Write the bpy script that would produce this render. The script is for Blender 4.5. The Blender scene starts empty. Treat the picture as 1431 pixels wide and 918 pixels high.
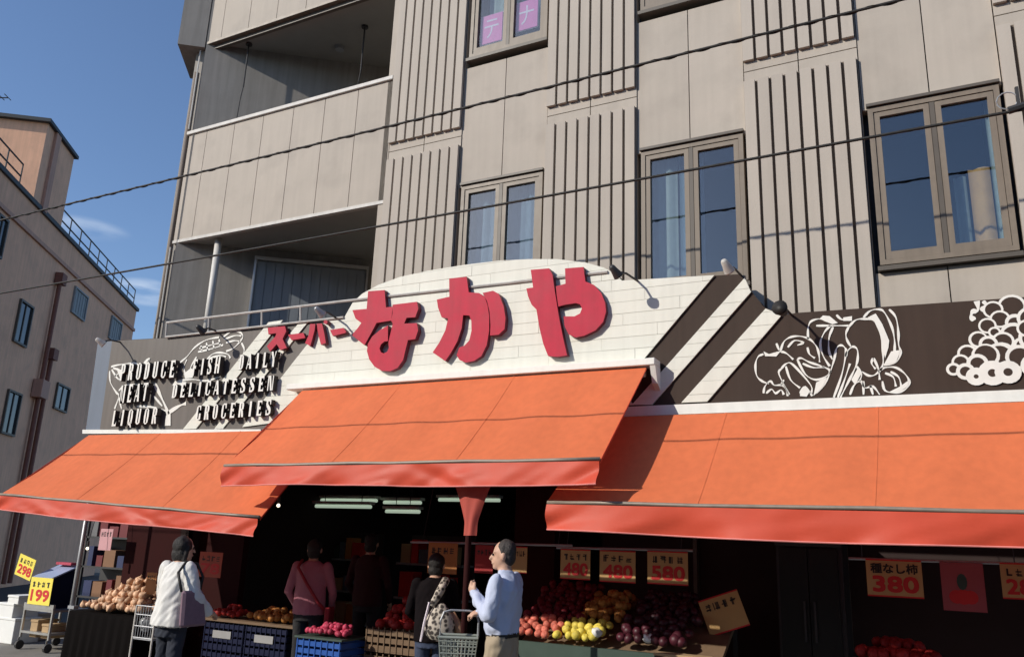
import bpy, bmesh, math, random
import numpy as np
from mathutils import Vector, Matrix, noise
random.seed(7)
R = math.radians
scene = bpy.context.scene
C = scene.collection

# ------------------------------------------------------------------ camera
FPX, PITCH, ROLL, YAW = 1141.14, .258889, .038132, -.487613
CAM = Vector((0.0, -7.6, 1.65))
fw = Vector((math.sin(YAW)*math.cos(PITCH), math.cos(YAW)*math.cos(PITCH), math.sin(PITCH)))
rt0 = Vector((math.cos(YAW), -math.sin(YAW), 0)); up0 = rt0.cross(fw)
RT = rt0*math.cos(ROLL) + up0*math.sin(ROLL); UP = -rt0*math.sin(ROLL) + up0*math.cos(ROLL)
cd = bpy.data.cameras.new('camera'); cam = bpy.data.objects.new('camera', cd); C.objects.link(cam)
cd.sensor_fit = 'HORIZONTAL'; cd.sensor_width = 36; cd.lens = 36*FPX/1431
cd.clip_start = .05; cd.clip_end = 2000
M = Matrix((RT, UP, -fw)).transposed().to_4x4(); M.translation = CAM; cam.matrix_world = M
scene.camera = cam

# ------------------------------------------------------------------ sky, sun, exposure
SUN_AZ, SUN_EL = R(38), R(28)           # light travels towards +x (right) and into the facade
sun_to = Vector((-math.sin(SUN_AZ)*math.cos(SUN_EL), -math.cos(SUN_AZ)*math.cos(SUN_EL), math.sin(SUN_EL)))
world = bpy.data.worlds.new('World'); scene.world = world; world.use_nodes = True
wn, wl = world.node_tree.nodes, world.node_tree.links
bg = wn['Background']
sky = wn.new('ShaderNodeTexSky'); sky.sky_type = 'NISHITA'; sky.sun_disc = False
sky.sun_elevation = SUN_EL; sky.sun_rotation = math.atan2(sun_to.x, sun_to.y) % (2*math.pi)
sky.air_density = 1.0; sky.dust_density = .6; sky.ozone_density = 2.0
# two small thin clouds low over the roofs
tc = wn.new('ShaderNodeTexCoord'); mp = wn.new('ShaderNodeMapping'); mp.inputs['Scale'].default_value = (5, 5, 22)
nz = wn.new('ShaderNodeTexNoise'); nz.inputs['Scale'].default_value = 2.4; nz.inputs['Detail'].default_value = 7
rp = wn.new('ShaderNodeValToRGB'); rp.color_ramp.elements[0].position = .36; rp.color_ramp.elements[1].position = .74
mx = wn.new('ShaderNodeMixRGB'); mx.inputs[2].default_value = (6.2, 6.9, 7.8, 1)
wl.new(tc.outputs['Generated'], mp.inputs['Vector']); wl.new(mp.outputs[0], nz.inputs['Vector']); wl.new(nz.outputs['Fac'], rp.inputs[0])
def cloud(d, su, sv, amt):
    d = d.normalized(); u = d.cross(Vector((0, 0, 1))).normalized(); v = u.cross(d)
    def ax(w, s_):
        dt = wn.new('ShaderNodeVectorMath'); dt.operation = 'DOT_PRODUCT'; dt.inputs[1].default_value = w/s_; wl.new(tc.outputs['Generated'], dt.inputs[0])
        return dt.outputs['Value']
    # offsets along u and v (d itself has none of either)
    sq = []
    for w, s_ in ((u, su), (v, sv)):
        p = wn.new('ShaderNodeMath'); p.operation = 'POWER'; p.inputs[1].default_value = 2
        ab = wn.new('ShaderNodeMath'); ab.operation = 'ABSOLUTE'; wl.new(ax(w, s_), ab.inputs[0]); wl.new(ab.outputs[0], p.inputs[0]); sq.append(p.outputs[0])
    ad = wn.new('ShaderNodeMath'); ad.operation = 'ADD'; wl.new(sq[0], ad.inputs[0]); wl.new(sq[1], ad.inputs[1])
    fr = wn.new('ShaderNodeMapRange'); fr.interpolation_type = 'SMOOTHSTEP'; fr.inputs[1].default_value = 0; fr.inputs[2].default_value = 1; fr.inputs[3].default_value = amt; fr.inputs[4].default_value = 0
    wl.new(ad.outputs[0], fr.inputs[0])
    fr2 = wn.new('ShaderNodeMath'); fr2.operation = 'MULTIPLY'; gt = wn.new('ShaderNodeMath'); gt.operation = 'GREATER_THAN'; gt.inputs[1].default_value = .5
    wl.new(ax(d, 1), gt.inputs[0]); wl.new(fr.outputs[0], fr2.inputs[0]); wl.new(gt.outputs[0], fr2.inputs[1]); return fr2.outputs[0]
def pix(x, y): return RT*((x-715.5)/FPX) - UP*((y-459)/FPX) + fw
c1 = cloud(pix(203, 408), .045, .017, .95); c2 = cloud(pix(118, 318), .05, .014, .45)
mm0 = wn.new('ShaderNodeMath'); mm0.operation = 'MAXIMUM'; wl.new(c1, mm0.inputs[0]); wl.new(c2, mm0.inputs[1])
mm = wn.new('ShaderNodeMath'); mm.operation = 'MULTIPLY'; wl.new(rp.outputs[0], mm.inputs[0]); wl.new(mm0.outputs[0], mm.inputs[1]); wl.new(mm.outputs[0], mx.inputs[0])
tint = wn.new('ShaderNodeMixRGB'); tint.blend_type = 'MULTIPLY'; tint.inputs[0].default_value = 1; tint.inputs[2].default_value = (.90, .98, 1.12, 1)
wl.new(sky.outputs[0], tint.inputs[1]); wl.new(tint.outputs[0], mx.inputs[1]); wl.new(mx.outputs[0], bg.inputs[0])
bg.inputs[1].default_value = .135
sl = bpy.data.lights.new('sun', 'SUN'); sl.energy = 4.2; sl.angle = R(.53); sl.color = (1, .93, .82)
so = bpy.data.objects.new('sun', sl); C.objects.link(so); so.location = (-20, -30, 30)
so.rotation_euler = sun_to.to_track_quat('Z', 'Y').to_euler()
scene.view_settings.view_transform = 'Standard'; scene.view_settings.look = 'None'
scene.view_settings.gamma = 1; scene.view_settings.exposure = 0.0; scene.view_settings.use_curve_mapping = False

# ------------------------------------------------------------------ helpers
def ray(x, y): return RT*((x-715.5)/FPX) - UP*((y-459)/FPX) + fw
def at(x, y, Y):
    d = ray(x, y); return CAM + d*((Y-CAM.y)/d.y)
def onZ(x, y, Z):
    d = ray(x, y); return CAM + d*((Z-CAM.z)/d.z)
def onP(x, y, pt, n):
    d = ray(x, y); return CAM + d*((Vector(pt)-CAM).dot(Vector(n))/d.dot(Vector(n)))

MATS = {}
def mat(name, col, rough=.7, var=.08, scale=6, bump=0.0, bscale=40, metal=0.0, spec=.4, rand=0.0, trans=0.0,
        streak=0.0, tcol=None, emit=None, coat=0.0, dirt=None, dirtamt=0.0):
    if name in MATS: return MATS[name]
    m = bpy.data.materials.new(name); m.use_nodes = True; nt = m.node_tree; n, l = nt.nodes, nt.links
    b = n['Principled BSDF']; out = n['Material Output']
    b.inputs['Roughness'].default_value = rough; b.inputs['Metallic'].default_value = metal
    b.inputs['Specular IOR Level'].default_value = spec
    if coat: b.inputs['Coat Weight'].default_value = coat; b.inputs['Coat Roughness'].default_value = .25
    t = n.new('ShaderNodeTexCoord')
    nz = n.new('ShaderNodeTexNoise'); nz.inputs['Scale'].default_value = scale; nz.inputs['Detail'].default_value = 6
    nz.inputs['Roughness'].default_value = .62
    src = t.outputs['Object']
    geo = n.new('ShaderNodeNewGeometry'); src = geo.outputs['Position']
    l.new(src, nz.inputs['Vector'])
    mr = n.new('ShaderNodeMapRange'); mr.inputs[1].default_value = .25; mr.inputs[2].default_value = .75
    mr.inputs[3].default_value = 1-var; mr.inputs[4].default_value = 1+var
    l.new(nz.outputs['Fac'], mr.inputs[0]); val = mr.outputs[0]
    def mul(a, bb):
        x = n.new('ShaderNodeMath'); x.operation = 'MULTIPLY'; l.new(a, x.inputs[0]); l.new(bb, x.inputs[1]); return x.outputs[0]
    if rand:
        oi = n.new('ShaderNodeObjectInfo'); r2 = n.new('ShaderNodeMapRange')
        r2.inputs[3].default_value = 1-rand; r2.inputs[4].default_value = 1+rand
        l.new(oi.outputs['Random'], r2.inputs[0]); val = mul(val, r2.outputs[0])
    if streak:
        mpn = n.new('ShaderNodeMapping'); mpn.inputs['Scale'].default_value = (9, 9, .5); l.new(src, mpn.inputs['Vector'])
        n2 = n.new('ShaderNodeTexNoise'); n2.inputs['Scale'].default_value = 1.6; n2.inputs['Detail'].default_value = 5
        l.new(mpn.outputs[0], n2.inputs['Vector']); r3 = n.new('ShaderNodeMapRange')
        r3.inputs[1].default_value = .35; r3.inputs[2].default_value = .7
        r3.inputs[3].default_value = 1+streak*.3; r3.inputs[4].default_value = 1-streak
        l.new(n2.outputs['Fac'], r3.inputs[0]); val = mul(val, r3.outputs[0])
    vm = n.new('ShaderNodeVectorMath'); vm.operation = 'SCALE'; vm.inputs[0].default_value = col[:3]
    l.new(val, vm.inputs['Scale']); cout = vm.outputs[0]
    if dirt:
        n4 = n.new('ShaderNodeTexNoise'); n4.inputs['Scale'].default_value = 2.3; n4.inputs['Detail'].default_value = 8
        l.new(src, n4.inputs['Vector']); r4 = n.new('ShaderNodeMapRange'); r4.inputs[1].default_value = .5; r4.inputs[2].default_value = .75
        r4.inputs[3].default_value = 0; r4.inputs[4].default_value = dirtamt; l.new(n4.outputs['Fac'], r4.inputs[0])
        mxx = n.new('ShaderNodeMixRGB'); mxx.inputs[2].default_value = (*dirt, 1); l.new(r4.outputs[0], mxx.inputs[0])
        l.new(cout, mxx.inputs[1]); cout = mxx.outputs[0]
    l.new(cout, b.inputs['Base Color'])
    rr = n.new('ShaderNodeMapRange'); rr.inputs[3].default_value = max(0, rough-.1); rr.inputs[4].default_value = min(1, rough+.1)
    l.new(nz.outputs['Fac'], rr.inputs[0]); l.new(rr.outputs[0], b.inputs['Roughness'])
    if bump:
        n3 = n.new('ShaderNodeTexNoise'); n3.inputs['Scale'].default_value = bscale; n3.inputs['Detail'].default_value = 5
        l.new(src, n3.inputs['Vector'])
        bp = n.new('ShaderNodeBump'); bp.inputs['Strength'].default_value = bump; bp.inputs['Distance'].default_value = .01
        l.new(n3.outputs['Fac'], bp.inputs['Height']); l.new(bp.outputs[0], b.inputs['Normal'])
    if trans:
        tr = n.new('ShaderNodeBsdfTranslucent'); (l.new(cout, tr.inputs['Color']) if tcol is None else setattr(tr.inputs['Color'], 'default_value', (*tcol, 1)))
        ms = n.new('ShaderNodeMixShader'); ms.inputs[0].default_value = trans
        l.new(b.outputs[0], ms.inputs[1]); l.new(tr.outputs[0], ms.inputs[2]); l.new(ms.outputs[0], out.inputs[0])
    if emit:
        b.inputs['Emission Color'].default_value = (*emit[0], 1); b.inputs['Emission Strength'].default_value = emit[1]
    MATS[name] = m; return m

def glass(name, tint, refl=.08):
    m = bpy.data.materials.new(name); m.use_nodes = True; nt = m.node_tree; n, l = nt.nodes, nt.links
    for x in list(n):
        if x.type != 'OUTPUT_MATERIAL': n.remove(x)
    out = n['Material Output']
    tr = n.new('ShaderNodeBsdfTransparent'); tr.inputs[0].default_value = (*tint, 1)
    gl = n.new('ShaderNodeBsdfGlossy'); gl.inputs['Roughness'].default_value = .015
    lw = n.new('ShaderNodeLayerWeight'); fr = n.new('ShaderNodeMath'); fr.operation = 'POWER'; fr.inputs[1].default_value = 4; l.new(lw.outputs['Facing'], fr.inputs[0])
    nz = n.new('ShaderNodeTexNoise'); nz.inputs['Scale'].default_value = 1.3; bp = n.new('ShaderNodeBump'); bp.inputs['Strength'].default_value = .05
    l.new(nz.outputs['Fac'], bp.inputs['Height']); l.new(bp.outputs[0], gl.inputs['Normal'])
    ad = n.new('ShaderNodeMath'); ad.operation = 'ADD'; ad.inputs[1].default_value = refl; l.new(fr.outputs[0], ad.inputs[0])
    ms = n.new('ShaderNodeMixShader'); l.new(ad.outputs[0], ms.inputs[0]); l.new(tr.outputs[0], ms.inputs[1]); l.new(gl.outputs[0], ms.inputs[2])
    l.new(ms.outputs[0], out.inputs[0]); MATS[name] = m; return m

ORG = {}
def thing(name, loc, label, cat, group=None):
    o = bpy.data.objects.new(name, None); C.objects.link(o); o.location = loc; o.empty_display_size = .1
    o['label'] = label; o['category'] = cat
    if group: o['group'] = group
    ORG[o.name] = Vector(loc); return o
def tag(o, label, cat, group=None):
    o['label'] = label; o['category'] = cat
    if group: o['group'] = group
    return o

class MB:
    def __init__(s): s.v = []; s.f = []; s.mi = []
    def add(s, vs, fs, mi=0):
        k = len(s.v); s.v += [Vector(p) for p in vs]; s.f += [[k+i for i in f] for f in fs]; s.mi += [mi]*len(fs); return s
    def box(s, a, b, mi=0):
        x0, y0, z0 = (min(a[i], b[i]) for i in range(3)); x1, y1, z1 = (max(a[i], b[i]) for i in range(3))
        return s.add([(x0,y0,z0),(x1,y0,z0),(x1,y1,z0),(x0,y1,z0),(x0,y0,z1),(x1,y0,z1),(x1,y1,z1),(x0,y1,z1)],
                     [(0,3,2,1),(4,5,6,7),(0,1,5,4),(1,2,6,5),(2,3,7,6),(3,0,4,7)], mi)
    def obox(s, c, ax, ay, az, mi=0):
        c, ax, ay, az = Vector(c), Vector(ax), Vector(ay), Vector(az)
        vs = [c+sx*ax+sy*ay+sz*az for sz in (-1, 1) for sx, sy in ((-1,-1),(1,-1),(1,1),(-1,1))]
        return s.add(vs, [(0,3,2,1),(4,5,6,7),(0,1,5,4),(1,2,6,5),(2,3,7,6),(3,0,4,7)], mi)
    def prism(s, pts, d, mi=0):                    # polygon (list of 3-D points) extruded by vector d
        k = len(pts); d = Vector(d)
        vs = [Vector(p) for p in pts] + [Vector(p)+d for p in pts]
        return s.add(vs, [list(range(k)), list(range(2*k-1, k-1, -1))] + [(i, i+k, (i+1) % k+k, (i+1) % k) for i in range(k)], mi)
    def tube(s, pts, r, n=8, cap=True, mi=0):
        pts = [Vector(p) for p in pts]; rs = r if isinstance(r, (list, tuple)) else [r]*len(pts)
        rings = []
        for i, p in enumerate(pts):
            t = (pts[min(i+1, len(pts)-1)] - pts[max(i-1, 0)]).normalized()
            a = t.cross(Vector((0, 0, 1)));  a = t.cross(Vector((1, 0, 0))) if a.length < .05 else a
            a.normalize(); b = t.cross(a)
            rings.append([p + rs[i]*(a*math.cos(2*math.pi*j/n) + b*math.sin(2*math.pi*j/n)) for j in range(n)])
        vs = [q for g in rings for q in g]; fs = []
        for i in range(len(rings)-1):
            for j in range(n): fs.append((i*n+j, i*n+(j+1) % n, (i+1)*n+(j+1) % n, (i+1)*n+j))
        if cap: fs += [list(range(n-1, -1, -1)), [(len(rings)-1)*n+j for j in range(n)]]
        return s.add(vs, fs, mi)
    def ball(s, c, r, n=12, m=8, mi=0, rot=None):
        c = Vector(c); r = r if isinstance(r, (list, tuple)) else (r, r, r); vs = []; fs = []
        for i in range(m+1):
            th = math.pi*i/m
            for j in range(n):
                ph = 2*math.pi*j/n; q = Vector((r[0]*math.sin(th)*math.cos(ph), r[1]*math.sin(th)*math.sin(ph), r[2]*math.cos(th)))
                if rot: q = rot @ q
                vs.append(c+q)
        for i in range(m):
            for j in range(n): fs.append((i*n+j, (i+1)*n+j, (i+1)*n+(j+1) % n, i*n+(j+1) % n))
        return s.add(vs, fs, mi)
    def build(s, name, m, parent=None, smooth=False, bevel=0, weld=False):
        po = ORG.get(parent.name, Vector()) if parent else Vector()
        c = sum(s.v, Vector())/len(s.v)
        if not parent: c.z = min(v.z for v in s.v)
        me = bpy.data.meshes.new(name); me.from_pydata([v-c for v in s.v], [], s.f)
        for x in (m if isinstance(m, (list, tuple)) else [m]): me.materials.append(x)
        me.polygons.foreach_set('material_index', s.mi)
        bm = bmesh.new(); bm.from_mesh(me)
        if weld or smooth: bmesh.ops.remove_doubles(bm, verts=bm.verts, dist=1e-5)
        bmesh.ops.recalc_face_normals(bm, faces=bm.faces)
        if bevel: bmesh.ops.bevel(bm, geom=bm.edges[:], offset=bevel, segments=1, affect='EDGES')
        bm.to_mesh(me); bm.free()
        if smooth: me.polygons.foreach_set('use_smooth', [True]*len(me.polygons))
        me.update()
        o = bpy.data.objects.new(name, me); C.objects.link(o); o.location = c-po; ORG[o.name] = c
        if parent: o.parent = parent
        return o

def struct(o): o['kind'] = 'structure'; return o
def inst(o, loc, parent=None, rot=None, scale=None, name=None):
    c = o.copy(); C.objects.link(c)
    if name: c.name = name
    po = ORG.get(parent.name, Vector()) if parent else Vector()
    c.parent = parent; c.location = Vector(loc)-po
    if rot: c.rotation_euler = rot
    if scale: c.scale = scale if isinstance(scale, (tuple, list)) else (scale,)*3
    for k in ('label', 'category', 'group'):
        if parent and k in c: del c[k]
    return c

def text_tris(body):
    cu = bpy.data.curves.new('tmp', 'FONT'); cu.body = body; cu.size = 1; cu.resolution_u = 3
    o = bpy.data.objects.new('tmp', cu); C.objects.link(o)
    dg = bpy.context.evaluated_depsgraph_get(); me = o.evaluated_get(dg).to_mesh()
    vs = [v.co.copy() for v in me.vertices]; fs = [list(p.vertices) for p in me.polygons]
    o.evaluated_get(dg).to_mesh_clear(); bpy.data.objects.remove(o); bpy.data.curves.remove(cu)
    return vs, fs
def text_on(mb, body, o, ux, uz, w, h, d, mi=0, bold=0):
    """fit text into a w x h box; o lower left corner, ux right, uz up, d offset vector (towards viewer)"""
    vs, fs = text_tris(body)
    if not vs: return
    x0 = min(v.x for v in vs); x1 = max(v.x for v in vs); y0 = min(v.y for v in vs); y1 = max(v.y for v in vs)
    for k, off in enumerate(((0, 0), (bold, 0), (0, bold), (bold, bold)) if bold else ((0, 0),)):
        P = [Vector(o) + Vector(ux)*((v.x-x0)/(x1-x0)*w+off[0]) + Vector(uz)*((v.y-y0)/(y1-y0)*h+off[1]) + Vector(d)*(1+.12*k) for v in vs]
        mb.add(P, fs, mi)

# ------------------------------------------------------------------ materials
PANEL = mat('beige_cement_panel', (.435, .385, .33), .82, .07, 1.6, .12, 60, rand=.035, streak=.045, dirt=(.26, .23, .20), dirtamt=.34)
RIB = mat('beige_rib', (.435, .387, .335), .82, .06, 1.6, .1, 60, rand=.03, streak=.05)
SLOTSHADE = mat('brown_slot_shade', (.13, .105, .085), .9)  # dark brown standing in for the shade between the ribs
CORE = mat('dark_joint', (.10, .09, .08), .9)
GREYWALL = mat('grey_painted_wall', (.29, .27, .245), .85, .08, 3, .15, 50, streak=.15)
SOFFIT = mat('grey_soffit', (.30, .29, .27), .9, .06, 4)
CAPMET = mat('pale_metal_cap', (.50, .48, .45), .55, .08, 8, streak=.15)
FRAME = mat('bronze_frame', (.20, .162, .125), .5, .08, 12, streak=.15)
FRAMED = mat('dark_bronze', (.10, .085, .07), .5)
GLASS = glass('window_glass', (.86, .90, .92), .11)
DARKPANE = mat('opposite_pane', (.03, .035, .04), .1, spec=.7)
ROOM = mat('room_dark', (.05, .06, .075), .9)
CURTB = mat('blue_grey_curtain', (.20, .27, .33), .9, .12, 8, trans=.2)
CURTG = mat('pale_green_curtain', (.38, .45, .43), .9, .12, 8, trans=.2)
CURTO = mat('orange_curtain', (.72, .44, .19), .9, .12, 8, trans=.2)
PINKC = mat('pink_paper', (.78, .25, .50), .7, .06)
PALE = mat('pale_paper', (.80, .72, .78), .7, .04)
WHITE = mat('white_board', (.72, .71, .63), .6, .04, 3, .05, 30, streak=.06, rand=.02)
WHITEP = mat('white_paint', (.78, .77, .72), .5, .05, 10, streak=.05)
BROWN = mat('brown_sign_board', (.052, .034, .026), .7, .10, 3, streak=.12, spec=.2)
BROWNL = mat('weathered_brown_board', (.125, .108, .095), .6, .10, 3, streak=.15)
BLUEG = mat('blue_grey_board', (.125, .155, .205), .55, .06, 4, streak=.1)
REDL = mat('red_letter', (.47, .018, .048), .6, .16, 4, streak=.08, dirt=(.50, .07, .10), dirtamt=.25, spec=.25)
REDS = mat('dark_red_letter_side', (.16, .015, .03), .5)
BLK = mat('black_letter_side', (.02, .018, .016), .6)
ORANGE = mat('orange_canvas', (.73, .178, .066), .8, .06, 1.2, .04, 200, trans=.13, tcol=(.62, .025, .03), streak=.08, dirt=(.56, .13, .055), dirtamt=.22)
SEAM = mat('orange_seam', (.71, .172, .063), .8)
REDV = mat('red_vinyl', (.62, .085, .045), .5, .08, 3, .05, 60, trans=.10, spec=.22)
ALU = mat('aluminium', (.62, .60, .57), .4, .06, 10, metal=.5)
DKMET = mat('dark_metal', (.05, .05, .052), .5, metal=.3)
GREYMET = mat('grey_metal', (.35, .36, .38), .45, metal=.4)
RUBBER = mat('black_cable', (.022, .02, .019), .65, bump=.3, bscale=90)
PIPEB = mat('brown_pipe', (.16, .125, .10), .6, streak=.1)
PIPEW = mat('white_pipe', (.62, .60, .56), .5, streak=.1)
PINKW = mat('mauve_stucco', (.88, .50, .32), .9, .09, 1.2, .25, 30, streak=.10, dirt=(.52, .31, .22), dirtamt=.35)
PINKT = mat('mauve_trim', (.60, .34, .25), .85, .08, 3, streak=.15)
RUST = mat('rusty_pipe', (.25, .10, .07), .7, .2, 6)
TEALR = mat('dark_roof_edge', (.05, .055, .06), .6)
SHUT = mat('grey_shutter', (.30, .31, .31), .6, streak=.1)
ASPH = mat('asphalt', (.055, .054, .052), .9, .18, 3, .5, 120)
PAVE = mat('pavement_concrete', (.22, .21, .19), .85, .12, 3, .3, 80, dirt=(.12, .11, .1), dirtamt=.5)
KERB = mat('kerb_stone', (.36, .35, .33), .85, .1, 6, .3, 60)
WLINE = mat('road_paint', (.72, .72, .70), .7, .1, 12)
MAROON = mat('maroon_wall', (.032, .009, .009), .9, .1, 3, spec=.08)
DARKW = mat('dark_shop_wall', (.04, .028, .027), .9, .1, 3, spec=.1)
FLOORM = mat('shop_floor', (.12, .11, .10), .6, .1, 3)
BLKCL = mat('black_drape', (.006, .005, .005), .95, .15, 8, spec=.05)
WOOD = mat('crate_wood', (.17, .11, .065), .8, .15, 8, .2, 60)
CARD = mat('cardboard', (.42, .29, .16), .85, .08, 6)
BLUEP = mat('blue_plastic', (.02, .09, .36), .4, .06, 6)
NAVYP = mat('navy_plastic', (.005, .008, .035), .5, .06, 6, spec=.2)
GREENP = mat('dark_green_tray', (.045, .075, .06), .5)
FOAM = mat('white_foam', (.76, .77, .75), .8, .04, 10)
STEEL = mat('steel', (.45, .45, .44), .35, .05, 12, metal=.7)
YELP = mat('yellow_card', (.86, .72, .10), .6, .04)
CREAMP = mat('cream_card', (.54, .34, .14), .7, .05)
WARMP = mat('orange_card', (.48, .20, .06), .7, .06)
INKR = mat('red_ink', (.60, .03, .03), .6)
INKK = mat('black_ink', (.03, .025, .02), .6)
TUBE = mat('lit_tube', (.9, .95, .9), .5, emit=((.80, 1.0, .78), .38))
BULB = mat('lit_bulb', (1, .9, .75), .5, emit=((1, .86, .66), 2.5))
BASKET = mat('grey_green_basket', (.28, .31, .28), .5)
SKIN = mat('skin', (.56, .34, .24), .55, .06, 30)
HAIRK = mat('black_hair', (.015, .012, .011), .55, .3, 60, .8, 160)
HAIRG = mat('greying_hair', (.05, .042, .038), .55, .5, 45, .8, 160)
EYE = mat('eye_dark', (.03, .02, .02), .3)

# ------------------------------------------------------------------ ground
g = MB(); g.add([(-400, -400, -.124), (400, -400, -.124), (400, 400, -.124), (-400, 400, -.124)], [(0, 1, 2, 3)])
struct(g.build('road', ASPH))
g = MB(); g.box((-14.2, -2.55, -.3), (14, 9.6, 0)); struct(g.build('pavement', PAVE))
kerb = MB().build('kerb', KERB) if 0 else None
kr = thing('kerb', (0, -2.65, 0), 'kerb', 'kerb'); del kr['label'], kr['category']; kr['kind'] = 'structure'
k0 = MB().box((-14.2, -2.70, -.3), (-13.31, -2.556, .004)).build('kerb_stone', KERB, kr, bevel=.012)
for i in range(1, 30): inst(k0, (-13.755+.9*i, -2.628, -.148), kr)
g = MB(); g.box((-14.2, -3.32, -.14), (14, -3.2, -.118)); struct(g.build('edge_line', WLINE))

# ------------------------------------------------------------------ main building
XL, XB = -9.68, -5.90           # corner of the building, end of the balconies
FL, ST = 6.41, 3.28             # a floor joint and the storey height
bld = thing('apartment_building', (-2, 4, 0), 'beige panelled apartment building with ribbed bays and corner balconies above the shop', 'building')
XR = XB + 2.22*5
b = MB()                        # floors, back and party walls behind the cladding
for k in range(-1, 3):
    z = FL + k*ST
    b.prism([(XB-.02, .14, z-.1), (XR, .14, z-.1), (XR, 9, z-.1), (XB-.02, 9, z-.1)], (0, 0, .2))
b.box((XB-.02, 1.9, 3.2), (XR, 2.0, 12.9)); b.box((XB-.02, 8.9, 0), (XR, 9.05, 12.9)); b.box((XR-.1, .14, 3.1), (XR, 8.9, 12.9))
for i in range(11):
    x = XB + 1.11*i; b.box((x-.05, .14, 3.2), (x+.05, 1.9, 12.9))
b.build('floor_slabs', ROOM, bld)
b = MB(); b.box((XB-.1, -.05, 12.97), (XR, 9.1, 13.25)); b.build('roof_parapet', PANEL, bld)

def bx(a, b_, name, m, parent, bevel=0): return MB().box(a, b_).build(name, m, parent, bevel=bevel)
G = .005
ribm = {}
for k in range(-1, 2):                                   # storeys: joint at FL+k*ST is the storey's floor
    zf = FL + k*ST; zt = zf + ST
    for i in range(5):
        x0 = XB + 2.22*i + (.0 if i else .0); xm = x0 + .535; x1 = x0 + 1.08; x2 = x0 + 2.22
        for a, c in ((x0, xm), (xm, x1)):                # backing plates of the ribbed bay
            bx((a+G, 0, zf+G), (c-G, .12, zt-G), 'wall_panel', PANEL, bld)
        zb, ztop = zf + .11, zf + ST - .125
        bx((x0+.02, -.0004, zb), (x0+.006+.1355*7+.106+.012, .001, ztop), 'slot_shade', SLOTSHADE, bld)  # thin sheet behind the ribs, groove shadow painted as dark colour
        for j in range(8):
            xa = x0 + .006 + .1355*j
            key = 'r'
            if key not in ribm:
                ribm[key] = bx((xa, -.04, zb), (xa+.106, -.0005, ztop), 'rib', RIB, bld)
                base = Vector((xa, 0, zb))
                r0 = ORG[ribm[key].name].copy()
            else:
                inst(ribm[key], r0 + Vector((xa, 0, zb)) - base, bld)
        # plain bay with a window
        xc = (x1+x2)/2; wz0, wz1 = zf + 1.05, zf + 2.60
        for a, c in ((x1-.003, xc), (xc, x2)):
            if k == -1: bx((a+G, .012, 3.2), (c-G, .12, wz0-.07), 'wall_panel', PANEL, bld)
            bx((a+G, .012, wz1), (c-G, .12, wz1+1.67-.07 if k < 1 else zt), 'wall_panel', PANEL, bld)
    if k == -1: pass
b = MB()                                                 # dark packing behind the joints
for i in range(5):
    x0 = XB + 2.22*i; x1 = x0+1.08; x2 = x0+2.22
    b.box((x0+.01, .121, 3.2), (x1-.01, .138, 12.9))
    for k in range(-1, 2):
        zf = FL+k*ST; b.box((x1, .121, zf+2.60), (x2, .138, zf+ST+1.05-.07))
    b.box((x1, .121, 3.2), (x2, .138, FL-ST+1.05-.07))
b.build('joint_packing', CORE, bld)

def window(x0, x1, z0, z1, cur=None, cards=False):
    w = MB(); e = .045
    for a, c in (((x0, -.01, z0), (x0+e, .12, z1)), ((x1-e, -.01, z0), (x1, .12, z1)),
                 ((x0+e, -.01, z1-e), (x1-e, .12, z1)), ((x0+e, -.01, z0), (x1-e, .12, z0+e))): w.box(a, c)
    f = w.build('window', FRAME, bld)
    xm = (x0+x1)/2
    MB().box((x0-.02, -.05, z0-.062), (x1+.02, .1, z0-.022)).build('sill', FRAMED, f)
    MB().box((x0-.01, -.035, z1+.012), (x1+.01, .011, z1+.04)).build('drip_rail', FRAMED, f)
    w = MB(); w.box((xm-.02, -.004, z0+e), (xm+.02, .11, z1-e)); w.build('mullion', FRAMED, f)
    for a, c in ((x0+e+.004, xm-.024), (xm+.024, x1-e-.004)):
        w = MB(); s = .048; y0, y1 = .0, .055; za, zc = z0+e+.004, z1-e-.004
        w.box((a, y0, za), (a+s, y1, zc)); w.box((c-s, y0, za), (c, y1, zc))
        w.box((a+s, y0, zc-s), (c-s, y1, zc)); w.box((a+s, y0, za), (c-s, y1, za+s*1.5))
        w.build('sash', FRAME, f)
        MB().box((a+s, .028, za+s*1.5), (c-s, .034, zc-s)).build('pane', GLASS, f)
    for (a, c, za, zc, m) in (cur or []):
        w = MB(); n = max(4, int((c-a)/.035)); vs = []
        for i in range(n+1):
            x = a+(c-a)*i/n; y = .16+.022*math.sin(i*1.9)+.012*math.sin(i*.7+1)
            vs += [(x, y, za), (x, y, zc)]
        w.add(vs, [(2*i, 2*i+2, 2*i+3, 2*i+1) for i in range(n)]); w.build('curtain', m, f, smooth=True)
    return f
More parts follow.
